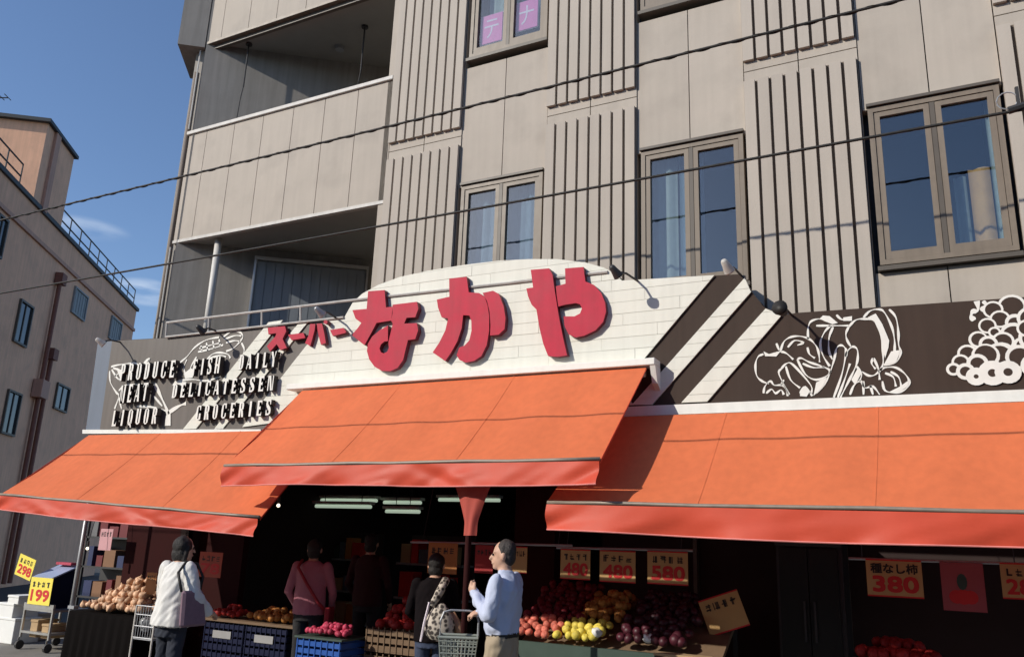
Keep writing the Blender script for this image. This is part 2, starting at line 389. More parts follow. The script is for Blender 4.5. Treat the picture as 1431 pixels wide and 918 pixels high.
for k in range(-1, 2):
    zf = FL+k*ST; z0, z1 = zf+1.05, zf+2.60
    for i in range(5):
        x1 = XB+2.22*i+1.08+.045; x2 = XB+2.22*(i+1)-.03
        L_ = x2-x1
        cur = [(x1+.05, x1+L_*.30, z0, z1, CURTB), (x2-L_*.2, x2-.05, z0, z1, CURTB)]
        if k == -1 and i == 0: cur = [(x1+.05, x2-.05, z0, z1, CURTB)]
        if k == -1 and i == 1: cur = [(x1+.05, x1+.34, z0, z1, CURTG), (x1+.36, x1+.62, z0, z1, CURTB), (x2-.12, x2-.05, z0, z1, CURTG)]
        if k == -1 and i == 2: cur = [(x2-.30, x2-.13, z0, z0+.86, CURTO), (x2-.42, x2-.32, z0+.1, z0+.8, CURTG), (x2-.12, x2-.04, z0, z1, CURTG)]
        if k == 0 and i == 0: cur = [(x1+.16, x1+.5, z0, z1, CURTG), (x1+.62, x1+.98, z0, z1, CURTB)]
        w = window(x1, x2, z0, z1, cur)
        if k == 0 and i == 0:
            for a, ch, dz in ((x1+.115, 'テ', .19), (x1+.60, 'ナ', .24)):
                s = .30
                p = MB(); p.box((a, .058, z0+dz), (a+s, .066, z0+dz+.40)); cdk = p.build('poster', PINKC, w)
                t = MB(); t.box((a-.008, .0665, z0+dz-.008), (a+s+.008, .068, z0+dz+.408)); t.build('poster_border', PALE, w)
                t = MB(); text_on(t, ch, (a+.05, 0, z0+dz+.07), (1, 0, 0), (0, 0, 1), .2, .26, (0, .056, 0), bold=.012); t.build('lettering', PALE, w)

# ---- corner balconies
DG = Vector((.787, .617, 0))                             # the diagonal party wall
DN = Vector((.617, -.787, 0))
P0 = Vector((-9.60, -.03, 0))
b = MB(); w0 = P0 + DG*.02; w1 = P0 + DG*4.55
b.prism([p_+Vector((0, 0, 2.61)) for p_ in (w0, w1, w1-DN*.15, w0-DN*.15)], (0, 0, 10.3)); b.build('diagonal_wall', GREYWALL, bld)
bx((XB-.10, .0, 3.2), (XB-.004, 3.2, 12.9), 'return_wall', PANEL, bld)
for k in range(0, 3):
    z0 = FL + (k-1)*ST - .70 + ST                        # underside of the parapet
    n = 7; xs = [XL] + [-9.30+.5633*i for i in range(6)] + [XB-.012]
    for i in range(len(xs)-1):
        bx((xs[i]+G, 0, z0+.045), (xs[i+1]-G, .14, z0+1.74), 'wall_panel', PANEL, bld)
    bx((XL+.01, .141, z0+.05), (XB-.11, .15, z0+1.73), 'joint_packing', CORE, bld)
    bx((XL-.03, -.03, z0+1.741), (XB-.01, .17, z0+1.80), 'parapet_cap', CAPMET, bld, bevel=.006)
    bx((XL, -.012, z0), (XB-.012, .06, z0+.043), 'edge_trim', CAPMET if k == 0 else FRAME, bld)
    b = MB()
    p = [Vector((XL, .06, 0)), Vector((XB-.1, .06, 0)), Vector((XB-.1, 2.9, 0)), P0+DG*4.5, P0+DG*.06]
    b.prism([v+Vector((0, 0, z0+.012)) for v in p], (0, 0, .16)); b.build('balcony_slab', SOFFIT, bld)
    if k > 0:
        bx((XL+.05, .06, z0-.06), (XB-.1, .12, z0+.011), 'edge_beam', FRAMED, bld)
        for px_, py_ in ((348, 62), (510, 38)):
            q = onZ(px_, py_, z0) if k == 1 else onZ(px_, py_, 8.97)
            q = Vector((q.x, q.y, z0+.01)); t = MB(); t.tube([q, q-Vector((0, 0, .75))], .012); t.tube([q, q-Vector((0, 0, .03))], .05)
            t.tube([q-Vector((0, 0, .75)), q-Vector((.03, 0, .95)), q-Vector((.06, 0, 1.5))], .008); t.build('laundry_hanger', DKMET, bld)
        q = onZ(475, 68, 8.97); t = MB(); t.tube([(q.x, q.y, z0+.012), (q.x, q.y, z0-.05)], .07, 12); t.build('ceiling_lamp', GREYMET, bld)
# storm shutter on the diagonal wall, white drain pipe, corner pipes
def dp(s, z, off): return P0 + DG*s + DN*off + Vector((0, 0, z))
b = MB(); b.prism([dp(1.18, 3.4, .05), dp(2.75, 3.4, .05), dp(2.75, 5.52, .05), dp(1.18, 5.52, .05)], DN*.03); SHG = mat('grey_blue_shutter', (.26, .285, .31), .55, .06, 4, streak=.1); sh = b.build('shutter', SHG, bld)
for i in range(12):
    a = 1.2+.13*i; MB().prism([dp(a, 3.4, .081), dp(a+.12, 3.4, .081), dp(a+.12, 5.50, .081), dp(a, 5.50, .081)], DN*.008).build('slat', SHG, sh)
for s_ in (1.15, 2.76): MB().prism([dp(s_, 3.4, .02), dp(s_+.03, 3.4, .02), dp(s_+.03, 5.56, .02), dp(s_, 5.56, .02)], DN*.1).build('shutter_frame', ALU, sh)
MB().prism([dp(1.15, 5.53, .01), dp(2.79, 5.53, .01), dp(2.79, 5.58, .01), dp(1.15, 5.58, .01)], DN*.12).build('shutter_frame', ALU, sh)
q = at(297, 400, .14)
b = MB(); b.tube([(q.x, .14, 5.72), (q.x, .14, 3.9)], .05, 12); b.build('drain_pipe', PIPEW, bld, smooth=True)
b = MB(); b.tube([(XL-.07, .02, 8.55), (XL-.07, .02, 3.2)], .035, 10); b.build('corner_pipe', PIPEB, bld, smooth=True)
b = MB(); b.tube([(XL-.16, .12, 8.4), (XL-.16, .12, 3.2)], .02, 8); b.build('corner_pipe', PIPEW, bld, smooth=True)
for za, zc in ((8.9, 7.55), (5.65, 4.0)): MB().tube([(XL-.015, -.02, za), (XL-.012, -.02, zc)], .012, 6).build('corner_cable', PIPEW, bld)
bx((XL-.16, .03, 3.1), (XL+.03, .5, 8.96), 'corner_pier', GREYWALL, bld)
A = P0 + DG*.0; B = A - DG*.40; Cc = B + Vector((-.613, .79, 0))*1.0; Dd = A + Vector((-.613, .79, 0))*1.0
b = MB(); b.prism([v+Vector((0, 0, 8.93)) for v in (A, B, Cc, Dd)], (0, 0, 4.0)); b.build('corner_box', GREYWALL, bld)
# solid ground storey behind the sign board
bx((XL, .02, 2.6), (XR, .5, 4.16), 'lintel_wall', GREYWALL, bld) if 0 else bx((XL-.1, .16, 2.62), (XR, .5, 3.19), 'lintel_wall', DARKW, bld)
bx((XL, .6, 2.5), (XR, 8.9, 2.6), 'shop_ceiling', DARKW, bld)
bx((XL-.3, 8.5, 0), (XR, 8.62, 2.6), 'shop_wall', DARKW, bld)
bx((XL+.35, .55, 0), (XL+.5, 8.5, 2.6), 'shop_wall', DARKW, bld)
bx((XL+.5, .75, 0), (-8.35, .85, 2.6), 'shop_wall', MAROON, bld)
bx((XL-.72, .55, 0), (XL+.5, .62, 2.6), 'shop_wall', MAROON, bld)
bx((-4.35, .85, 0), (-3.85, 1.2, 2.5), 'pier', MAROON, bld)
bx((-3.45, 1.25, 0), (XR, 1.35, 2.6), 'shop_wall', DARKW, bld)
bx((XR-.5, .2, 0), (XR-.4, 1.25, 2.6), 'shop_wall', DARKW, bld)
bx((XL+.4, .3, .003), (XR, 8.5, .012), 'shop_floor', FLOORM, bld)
for i, (x, w) in enumerate(((-2.4, .04), (-.95, .06), (.75, .06))):
    bx((x, 1.17, 0), (x+w, 1.249, 2.6), 'wall_batten', FRAMED, bld)

# ---- lit tubes inside the shop
for i, (pa, pb_, Y, lab) in enumerate((((430, 697), (528, 701), 3.2, 'long lit tube light highest left of the entrance'), ((440, 706), (520, 709), 2.6, 'lit tube light in the middle of the entrance'),
        ((535, 702), (590, 702), 3.4, 'lit tube light left of the red hanging cloth'), ((612, 697), (700, 700), 3.8, 'lit tube light passing behind the red hanging cloth'), ((538, 713), (588, 716), 2.8, 'lower lit tube light left of the red hanging cloth'))):
    a_, c_ = at(*pa, Y), at(*pb_, Y); z = (a_.z+c_.z)/2; x0, x1 = a_.x, c_.x
    t = thing('ceiling_light', (x0, Y, z), lab, 'light', 'tube lights inside the shop')
    MB().box((x0, Y-.07, z+.035), (x1, Y+.07, z+.075)).build('housing', WHITEP, t)
    MB().tube([(x0+.02, Y, z), (x1-.02, Y, z)], .026, 8).build('tube', TUBE, t)
    for x in (x0+.2, x1-.2): MB().tube([(x, Y, z+.076), (x, Y, 2.5)], .006, 5).build('hanging_wire', DKMET, t)

# ---- dim shelves inside the shop
for i, (px_, Y, lab) in enumerate(((470, 3.6, 'dim stocked shelf deep in the shop behind the woman in pink'), (600, 3.2, 'dim stocked shelf deep in the shop behind the red cloth'))):
    x0 = at(px_-45, 760, Y).x; x1 = at(px_+45, 760, Y).x; t = thing('shop_shelf', ((x0+x1)/2, Y, 0), lab, 'shelf'); rnd = random.Random(i+40)
    MB().box((x0, Y+.4, .02), (x1, Y+.43, 1.75)).build('back_board', DKMET, t)
    for z in (.3, .8, 1.3):
        MB().box((x0, Y, z), (x1, Y+.39, z+.03)).build('shelf_board', GREYMET, t); x = x0+.05
        while x < x1-.25:
            w = rnd.uniform(.1, .25); MB().box((x, Y+.05, z+.031), (x+w, Y+.3, z+rnd.uniform(.2, .4))).build('stock_packet', rnd.choice([CARD, FOAM, BLUEG, WARMP, GREENP, INKR]), t); x += w+.02

# ---- unseen buildings added across the street to cut sky light; panes mirror them
for i, (x0, x1, hgt, col, lab) in enumerate(((-22, -11.6, 9.3, (.32, .27, .23), 'unseen brown block added across the street to cut sky light, mirrored in the left windows'), (-11.2, -.4, 10.1, (.42, .42, .41), 'unseen grey block added across the street to cut sky light, mirrored in the middle windows'), (0, 13, 9.6, (.36, .30, .26), 'unseen tan block added across the street to cut sky light, mirrored in the right windows'))):
    t = thing('sky_blocking_building', ((x0+x1)/2, -18, -.12), lab, 'building', 'unseen buildings added across the street')
    MB().box((x0, -26, -.124), (x1, -17.4, hgt)).build('wall', mat('opposite_wall_%d' % i, col, .85, .1, 2, streak=.15), t)
    MB().box((x0-.1, -26.1, hgt), (x1+.1, -17.3, hgt+.25)).build('roof_edge', TEALR, t)
    n = int((x1-x0)/2.1)
    for k in range(3):
        for j in range(n):
            x = x0+.6+(x1-x0-.6)*j/n; f = MB().box((x, -17.399, .9+3*k), (x+1.2, -17.34, 2.3+3*k)).build('window', FRAMED, t)
            MB().box((x+.06, -17.339, .96+3*k), (x+1.14, -17.33, 2.24+3*k)).build('pane', DARKPANE, f)

# ------------------------------------------------------------------ sign board
SY = -.40                                                # front plane of the board
sign = thing('shop_sign', (-4, -.3, 2.9), 'long white and brown shop sign with raised red Japanese letters and drawings of food', 'sign')
def S(x, y, dy=0): return at(x, y, SY-dy)
def proj_list(pts, dy=0): return [Vector((S(x, y).x, SY-dy, S(x, y).z)) for x, y in pts]
XE = 3.4
arch = [(1035, 383), (870, 393), (862, 384), (845, 375), (820, 368), (780, 363), (740, 363), (700, 365), (650, 371), (600, 379), (560, 388), (530, 399), (508, 411), (494, 424), (482, 443)]
outline = proj_list([(140, 600), (365, 601)]) + [Vector((-6.9, SY, 2.86)), Vector((-2.6, SY, 2.86)), Vector((.6, SY, 2.855)), Vector((XE, SY, 2.85)), Vector((XE, SY, 3.66))] \
    + [Vector((.67, SY, 3.66))] + proj_list([(1115, 437), (1094, 440), (1070, 430), (1050, 408)] + arch + [(430, 448), (290, 464), (231, 472), (157, 476)])
MB().prism(outline, (0, .28, 0)).build('board', BROWN, sign)
lb = [outline[0], outline[1], Vector((-6.9, SY, 2.86)), S(482, 443), S(430, 448), S(290, 464), S(231, 472), S(157, 476)]
lb = proj_list([(140, 600), (365, 601), (395, 597), (475, 444), (430, 448.5), (290, 464.5), (231, 472.5), (157, 476.5)], .001)
MB().prism(lb, (0, -.003, 0)).build('weathered_panel', BROWNL, sign)
MB().prism(proj_list([(118, 601), (139.5, 600.5), (156.5, 476), (135, 478)], -.02), (0, .16, 0)).build('end_panel', BLUEG, sign)

def clip(poly, k, lim, keep):                            # half-plane clip on axis k (0 x, 2 z)
    out = []
    for i in range(len(poly)):
        a, c = poly[i], poly[(i+1) % len(poly)]
        ia, ic = (a[k]-lim)*keep >= 0, (c[k]-lim)*keep >= 0
        if ia: out.append(a)
        if ia != ic: out.append(a.lerp(c, (lim-a[k])/(c[k]-a[k])))
    return out
def shear(x0, y0, y): return x0 - .8*(y-y0)
def lstripe(xa, xb):                                     # left stripes, coordinates of the photo's [250,440] window x5.1
    f = lambda x, y: (250+x/5.1, 440+y/5.1)
    yt = lambda x: 150-(x*.12)
    top_a, top_b = f(xa, 75), f(xb, 75)
    ta = (top_a[0], 0); pts = []
    for xx, yy in ((xa, 55), (xb, 40)): pts.append(f(shear(xx, 75, yy), yy))
    for xx, yy in ((xb, 812), (xa, 815)): pts.append(f(shear(xx, 75, yy), yy))
    return pts
white_polys = [proj_list(lstripe(630, 720)), proj_list(lstripe(850, 910))]
centre_w = proj_list([(250+1040/5.1+4, 447.5), (483, 443.5)] + arch[::-1][1:] + [])
dk1 = [(999, 385.5), (905, 497), (868, 541)]             # left edge of the first right-hand dark stripe
centre_w = [p for p in centre_w if p.x < S(999, 385).x+.001] + proj_list(dk1) + [Vector((-2.5, SY, 2.95)), Vector((-6.7, SY, 2.95))] \
    + proj_list([(250+shear(1040, 75, 800)/5.1, 440+800/5.1)])
white_polys.append(centre_w)
white_polys.append(proj_list([(1041.5, 389), (1050, 409), (912, 566), (884, 566)]))
white_polys.append(proj_list([(1070.5, 432), (1093, 441), (989, 561.5), (953, 563)]))
H = .118
for poly in white_polys:
    MB().prism([p+Vector((0, -.0042, 0)) for p in poly], (0, -.0125, 0)).build('backing_sheet', WHITEP, sign)
for pi, poly in enumerate(white_polys):
    z = 2.90; row = 0
    while z < 4.7:
        q = clip(clip(poly, 2, z+.002, 1), 2, z+H-.002, -1) if len(poly) > 2 else []
        if len(q) >= 3:
            xa, xb = min(p.x for p in q), max(p.x for p in q)
            x = xa - (.45 if row % 2 else 0)
            while x < xb:
                c_ = clip(clip(q, 0, x+.0015, 1), 0, x+.9-.0015, -1) if xb-xa > .9 else q
                if len(c_) >= 3 and max(p.x for p in c_)-min(p.x for p in c_) > .01:
                    MB().prism([p+Vector((0, -.0045, 0)) for p in c_], (0, -.015-.003*random.random(), 0)).build('plank', WHITE, sign)
                if xb-xa <= .9: break
                x += .9
        z += H; row += 1
# bottom trims and the awning housings' pale strip
MB().prism(proj_list([(117, 606), (366, 605), (366, 600), (117, 600.5)], .02), (0, .2, 0)).build('trim', WHITEP, sign)
MB().prism([Vector((-2.62, SY-.03, 2.845)), Vector((XE, SY-.03, 2.835)), Vector((XE, SY-.03, 2.925)), Vector((-2.62, SY-.03, 2.935))], (0, .2, 0)).build('trim', WHITEP, sign)
t = MB(); t.tube([S(233, 451, .03), S(480, 421, .03), S(849, 380, .03)], .016, 6); t.tube([S(231.5, 471, .03), S(480, 443.5, .03)], .014, 6)
for x0, y0, x1, y1 in ((233, 451, 231.5, 471), (292, 443.5, 291, 464), (366, 434, 365.5, 456), (420, 428, 420, 450)):
    t.tube([S(x0, y0, .03), S(x1, y1, .03)], .013, 6)
t.build('rail', CAPMET, sign)

# raised red letters, traced stroke by stroke
def letter(name, strokes, f, depth, base=.024, msides=(REDL, REDS), label=None):
    m = MB()
    for i, st in enumerate(strokes):
        pts = [f(*p) for p in st]; pts = [Vector((S(*p).x, SY, S(*p).z)) for p in pts]
        dd = depth + .012*i
        k = len(pts)
        fr = [p+Vector((0, -base-dd, 0)) for p in pts]; bk = [p+Vector((0, -base-.004*i, 0)) for p in pts]
        m.add(fr, [list(range(k))], 0); m.add(bk, [list(range(k-1, -1, -1))], 1)
        m.add(fr+bk, [(j, (j+1) % k, (j+1) % k+k, j+k) for j in range(k)], 1)
    o = m.build(name, list(msides), sign)
    if label: o['label'] = label
    return o
z5 = lambda x, y: (480+x/2.981, 300+y/2.981)
NA1 = [(120,327),(188,322),(194,394),(222,391),(216,448),(155,458),(130,505),(105,550),(52,508),(78,478),(92,458),(68,440),(55,405),(114,400)]
NA2 = [(224,384),(325,372),(331,400),(318,436),(282,438),(272,462),(325,460),(330,490),(318,526),(288,530),(278,570),(268,612),(245,645),(215,658),(180,657),(150,640),(128,610),(118,575),(122,545),(140,515),(170,490),(205,470),(205,534),(190,536),(176,548),(170,565),(176,580),(188,585),(202,578),(209,562),(207,545),(208,534),(225,462),(218,450),(224,420)]
KA1 = [(456,275),(528,268),(537,332),(580,335),(603,350),(615,385),(622,430),(622,490),(612,550),(590,595),(560,615),(525,622),(500,612),(487,592),(498,560),(520,552),(540,530),(549,490),(548,450),(540,428),(514,426),(508,480),(490,535),(465,580),(440,616),(388,580),(415,540),(440,490),(452,440),(425,435),(410,395),(405,362),(457,350)]
KA2 = [(597,336),(640,327),(664,340),(684,390),(692,440),(688,485),(664,508),(628,512),(630,470),(626,415),(616,372)]
YA1 = [(796,241),(872,235),(886,262),(896,330),(912,430),(930,520),(947,594),(905,600),(868,596),(848,545),(832,480),(820,405),(800,385),(785,350),(778,318),(806,314)]
YA2 = [(898,308),(938,297),(936,234),(1012,228),(1020,288),(1055,302),(1085,335),(1102,375),(1106,412),(1094,455),(1062,490),(1015,512),(978,519),(950,505),(934,472),(930,432),(975,432),(998,420),(1006,400),(998,382),(980,377),(935,384),(906,392)]
letter('letter', [NA1, NA2], z5, .055); letter('letter', [KA1, KA2], z5, .055); letter('letter', [YA2, YA1], z5, .055)
z7 = lambda x, y: (140+x/4.77, 440+y/4.77); z6 = lambda x, y: (400+x/7.65, 400+y/7.65)
letter('letter', [[(1143,95),(1258,84),(1266,118),(1242,168),(1270,228),(1228,243),(1203,203),(1160,252),(1138,217),(1196,150),(1200,130),(1148,138)]], z7, .045)
letter('letter', [[(60,532),(225,513),(245,566),(100,590)]], z6, .045)
letter('letter', [[(296,418),(352,418),(345,480),(322,570),(298,652),(243,622),(280,540)], [(375,418),(430,416),(455,520),(472,622),(420,642),(398,560),(384,490)], [(455,395),(475,380),(495,392),(495,415),(478,428),(458,418)]], z6, .045)
letter('letter', [[(508,482),(650,460),(690,510),(538,546)]], z6, .045)

# English words in raised slab letters
GL = {  # boxes / quads in a unit cell: stems are thick, joins thin
 'I': [((.33,0),(.67,0),(.67,1),(.33,1))], 'L': [((.12,0),(.44,0),(.44,1),(.12,1)),((.44,0),(.92,0),(.92,.3),(.8,.12),(.44,.12))],
 'T': [((.34,0),(.66,0),(.66,1),(.34,1)),((.04,.88),(.34,.88),(.34,1),(.04,1)),((.66,.88),(.96,.88),(.96,1),(.66,1)),((.04,.72),(.14,.88),(.04,.88)),((.86,.88),(.96,.72),(.96,.88))],
 'E': [((.12,0),(.44,0),(.44,1),(.12,1)),((.44,0),(.92,0),(.92,.28),(.8,.12),(.44,.12)),((.44,.88),(.8,.88),(.92,.72),(.92,1),(.44,1)),((.44,.45),(.74,.4),(.74,.62),(.44,.57))],
 'F': [((.12,0),(.44,0),(.44,1),(.12,1)),((.44,.88),(.8,.88),(.92,.72),(.92,1),(.44,1)),((.44,.45),(.74,.4),(.74,.62),(.44,.57))],
 'P': [((.1,0),(.42,0),(.42,1),(.1,1)),((.42,.9),(.62,.9),(.62,1),(.42,1)),((.42,.42),(.62,.42),(.62,.52),(.42,.52)),((.62,.42),(.9,.5),(.93,.72),(.9,.92),(.62,1))],
 'R': [((.08,0),(.4,0),(.4,1),(.08,1)),((.4,.9),(.6,.9),(.6,1),(.4,1)),((.4,.45),(.6,.45),(.6,.55),(.4,.55)),((.6,.45),(.88,.53),(.92,.74),(.88,.92),(.6,1)),((.5,.45),(.82,.45),(.98,0),(.66,0))],
 'D': [((.08,0),(.4,0),(.4,1),(.08,1)),((.4,.9),(.6,.9),(.6,1),(.4,1)),((.4,0),(.6,0),(.6,.1),(.4,.1)),((.6,0),(.88,.12),(.95,.5),(.88,.88),(.6,1))],
 'O': [((.05,.5),(.12,.12),(.38,0),(.38,1),(.12,.88)),((.62,0),(.88,.12),(.95,.5),(.88,.88),(.62,1)),((.38,0),(.62,0),(.62,.09),(.38,.09)),((.38,.91),(.62,.91),(.62,1),(.38,1))],
 'U': [((.08,.14),(.4,.02),(.4,1),(.08,1)),((.62,.02),(.9,.14),(.9,1),(.62,1)),((.4,.02),(.62,.02),(.62,.12),(.4,.12))],
 'C': [((.05,.5),(.12,.12),(.38,0),(.38,1),(.12,.88)),((.38,0),(.7,0),(.92,.15),(.92,.36),(.78,.36),(.7,.1),(.38,.1)),((.38,.9),(.7,.9),(.78,.66),(.92,.66),(.92,1),(.38,1))],
 'G': [((.05,.5),(.12,.12),(.38,0),(.38,1),(.12,.88)),((.38,0),(.65,0),(.65,.1),(.38,.1)),((.65,0),(.95,.06),(.95,.46),(.65,.46)),((.38,.9),(.7,.9),(.78,.68),(.92,.68),(.92,1),(.38,1))],
 'S': [((.1,0),(.6,0),(.6,.12),(.3,.12),(.22,.34),(.1,.34)),((.6,0),(.9,.12),(.92,.34),(.8,.5),(.38,.74),(.14,.56),(.62,.3)),((.1,.74),(.16,.55),(.4,.74),(.4,1),(.16,.9)),((.4,.9),(.7,.88),(.78,.68),(.9,.68),(.9,1),(.4,1))],
 'H': [((.04,0),(.36,0),(.36,1),(.04,1)),((.64,0),(.96,0),(.96,1),(.64,1)),((.36,.44),(.64,.44),(.64,.56),(.36,.56))],
 'A': [((.0,0),(.14,0),(.46,.86),(.38,1)),((.38,1),(.46,.86),(.64,0),(1,0),(.66,1)),((.2,.26),(.62,.26),(.6,.36),(.24,.36))],
 'Y': [((.34,0),(.66,0),(.66,.48),(.34,.48)),((.0,1),(.34,.48),(.62,.48),(.34,1)),((.62,.48),(.66,.48),(.98,1),(.8,1))],
 'M': [((.02,0),(.16,0),(.16,1),(.02,1)),((.70,0),(.99,0),(.99,1),(.70,1)),((.16,1),(.42,.1),(.54,.1),(.36,1)),((.54,.1),(.70,.8),(.70,1))],
 'N': [((.04,0),(.2,0),(.2,1),(.04,1)),((.82,0),(.96,0),(.96,1),(.82,1)),((.2,1),(.5,1),(.82,0),(.56,0))],
}
GL['Q'] = GL['O'] + [((.5,.2),(.7,.2),(.98,-.16),(.74,-.12))]
for word, xa, yb0, yt0, xb, yb1, yt1 in (('PRODUCE',175,534,511,256,529,507),('FISH',276,527,505,318,523,501),('DAILY',341,519,498,397,514,494),
        ('MEAT',175,565,541,217,561,537),('DELICATESSEN',248,558,538,394,547,528),('LIQUOR',164,597,575,231,593,572),('GROCERIES',281,589,568,391,581,561)):
    a, c, a2, c2 = S(xa, yb0), S(xb, yb1), S(xa, yt0), S(xb, yt1)
    n = len(word); hh = ((a2-a).length+(c2-c).length)/2
    for i, ch in enumerate(word):
        t0 = i/n; base = a.lerp(c, t0); ww = (c-a).length/n*.64
        m = MB()
        polys = GL[ch] + [((-.04,0),(.5,0),(.5,.05),(-.04,.05))]*0
        for j, pl in enumerate(polys):
            pts = [Vector((base.x+ww*u, SY-.098-.0012*j, base.z+hh*v_)) for u, v_ in pl]; k = len(pts); bk = [p+Vector((0, .07, 0)) for p in pts]
            m.add(pts, [list(range(k))], 0); m.add(pts+bk, [(q, (q+1) % k, (q+1) % k+k, q+k) for q in range(k)] + [list(range(2*k-1, k-1, -1))], 1)
        m.add(*(lambda: ([Vector((base.x+ww*.5+u*.012, y, base.z+hh*.5+v_*.012)) for y in (SY-.07, SY) for u, v_ in ((-1,-1),(1,-1),(1,1),(-1,1))], [(0,1,5,4),(1,2,6,5),(2,3,7,6),(3,0,4,7)]))(), 1)
        m.build('letter', [WHITEP, mat('dark_letter_side', (.045, .037, .032), .7)], sign)

# white line drawings printed on the board
def ribbon(mb, pts, w, dy):
    P = [Vector((S(*p).x, SY-dy, S(*p).z)) for p in pts]
    # smooth the polyline
    Q = []
    for i in range(len(P)-1):
        p0, p1, p2, p3 = P[max(i-1, 0)], P[i], P[i+1], P[min(i+2, len(P)-1)]
        for s in range(4):
            t = s/4; Q.append(.5*((2*p1)+(p2-p0)*t+(2*p0-5*p1+4*p2-p3)*t*t+(3*p1-p0-3*p2+p3)*t**3))
    Q.append(P[-1]); L_ = []; R_ = []
    for i, p in enumerate(Q):
        t = (Q[min(i+1, len(Q)-1)]-Q[max(i-1, 0)]).normalized(); nrm = Vector((-t.z, 0, t.x))*w*(.75+.35*math.sin(i*.9))
        L_.append(p+nrm); R_.append(p-nrm)
    n = len(Q); mb.add(L_+R_, [(i, i+1, n+i+1, n+i) for i in range(n-1)])
def fillp(mb, pts, dy): mb.add([Vector((S(*p).x, SY-dy, S(*p).z)) for p in pts], [list(range(len(pts)))])
vg = lambda L_: [(1020+x/5.3, 410+y/5.3) for x, y in L_]
m = MB()
veg = [[(250,450),(210,470),(190,530),(200,610),(240,650),(290,670)],[(375,430),(400,360),(450,325),(520,318),(590,340),(640,390),(660,450),(665,510)],
 [(375,430),(420,445),(470,490)],[(580,340),(580,260),(600,210),(660,190),(720,205)],[(745,240),(700,290),(670,370),(690,460),(740,540)],[(765,250),(735,330),(735,430),(760,490)],
 [(640,240),(760,240),(880,240)],[(790,160),(830,195),(905,195)],[(880,250),(860,300),(870,350),(900,400)],
 [(880,250),(930,200),(990,190),(1060,200),(1100,250),(1125,350),(1135,450),(1130,540),(1080,600),(1030,610),(980,580)],
 [(990,180),(1040,130),(1110,120),(1150,150),(1200,250),(1220,350),(1220,440)],[(1180,120),(1230,180),(1248,290),(1250,380),(1265,440),(1230,510),(1140,530)],
 [(770,770),(830,600),(860,440),(850,400),(820,385),(790,410),(770,500),(720,640),(640,740)],[(800,770),(850,640),(890,520)],[(860,470),(870,430),(910,395),(945,420),(945,500),(920,570),(870,670),(820,770)],
 [(890,750),(920,680),(970,650),(1000,700),(1060,690),(1110,750)],[(940,540),(975,600),(960,650)],[(1060,480),(1050,520),(1080,560)],[(1065,480),(1100,560),(1110,640)],[(990,650),(990,750)],[(1040,680),(1060,750)],
 [(1110,570),(1150,550),(1230,550),(1300,600),(1330,660),(1300,710),(1230,735),(1150,720),(1130,650)],[(1150,590),(1210,620),(1230,690)],[(1190,580),(1250,620),(1270,690)],
 [(380,560),(420,520),(470,530),(600,680),(600,740)],[(380,560),(365,600),(440,750)],[(415,540),(450,640),(520,700)],[(500,490),(560,600),(640,640),(720,610),(740,570),(680,540),(590,510),(530,480),(500,490)],
 [(250,740),(260,690),(300,650),(330,680),(390,680),(420,720),(430,760)],[(270,740),(310,710),(340,740),(380,715),(400,750)],[(540,520),(620,550),(700,545)],[(520,740),(560,690),(610,760)],[(430,400),(480,350),(545,365),(500,385)],[(575,400),(590,450),(630,480)],[(345,370),(365,420)],[(380,680),(400,640)]]
for p in veg: ribbon(m, vg(p), .0095, .006)
for p in ([(250,430),(290,450),(380,425),(345,468),(262,466)],[(665,190),(690,165),(740,170),(800,220),(760,230),(700,205)],[(1020,180),(1080,150),(1130,230),(1180,350),(1175,400),(1150,480),(1130,400),(1110,290),(1070,210)],[(1195,430),(1265,420),(1230,515),(1140,530)],[(1260,690),(1330,640),(1318,690),(1250,732),(1180,730)],[(520,720),(560,690),(590,730),(570,765),(520,760)],[(640,660),(720,620),(690,690),(620,760)],[(840,205),(840,180),(905,170),(905,205)],[(900,640),(945,560),(975,590),(930,680)]):
    fillp(m, vg(p), .0075)
o = m.build('vegetable_drawing', WHITEP, sign)
gp = lambda x, y: (1290+x/5.737, 400+y/5.737)
m = MB(); m2 = MB()
def disc(mb, c, r, dy, n=18, sx=1):
    P = S(*gp(*c)); k = r/5.737*.0066; mb.add([Vector((P.x+k*sx*math.cos(2*math.pi*i/n), SY-dy, P.z+k*math.sin(2*math.pi*i/n))) for i in range(n)], [list(range(n))])
grapes = [(710,165,85,68,0,0),(560,190,62,48,0,0),(615,265,62,48,0,0),(735,290,58,38,0,5),(515,318,55,42,0,0),(572,370,38,25,0,0),(725,385,80,62,0,8),(440,428,58,44,4,0),(640,445,68,52,0,0),(523,465,58,38,0,0),(790,470,50,30,0,0),(355,540,62,46,0,0),(625,555,90,66,-12,0),(500,560,85,66,0,-8),(775,570,85,62,0,0),(300,610,55,40,0,0),(435,620,66,42,0,0),(243,667,45,27,0,0),(340,685,58,34,0,0),(425,725,62,15,0,0),(555,697,85,27,0,0),(680,690,78,27,0,0),(860,260,80,60,0,0),(880,420,85,62,0,0),(900,640,85,40,0,0),(830,340,60,45,0,0)]
for i, (x, y, r, ri, ox, oy) in enumerate(grapes):
    disc(m, (x, y), r, .006+.0004*i); disc(m2, (x+ox, y+oy), ri, .0062+.0004*i)
ribbon(m, [gp(410, 275), gp(385, 240), gp(400, 205), gp(440, 190), gp(430, 120)], .02, .006); ribbon(m, [gp(480, 120), gp(500, 150), gp(470, 180), gp(500, 210)], .014, .006)
m.build('grape_drawing', WHITEP, sign); m2.build('grape_drawing_centres', BROWN, sign)
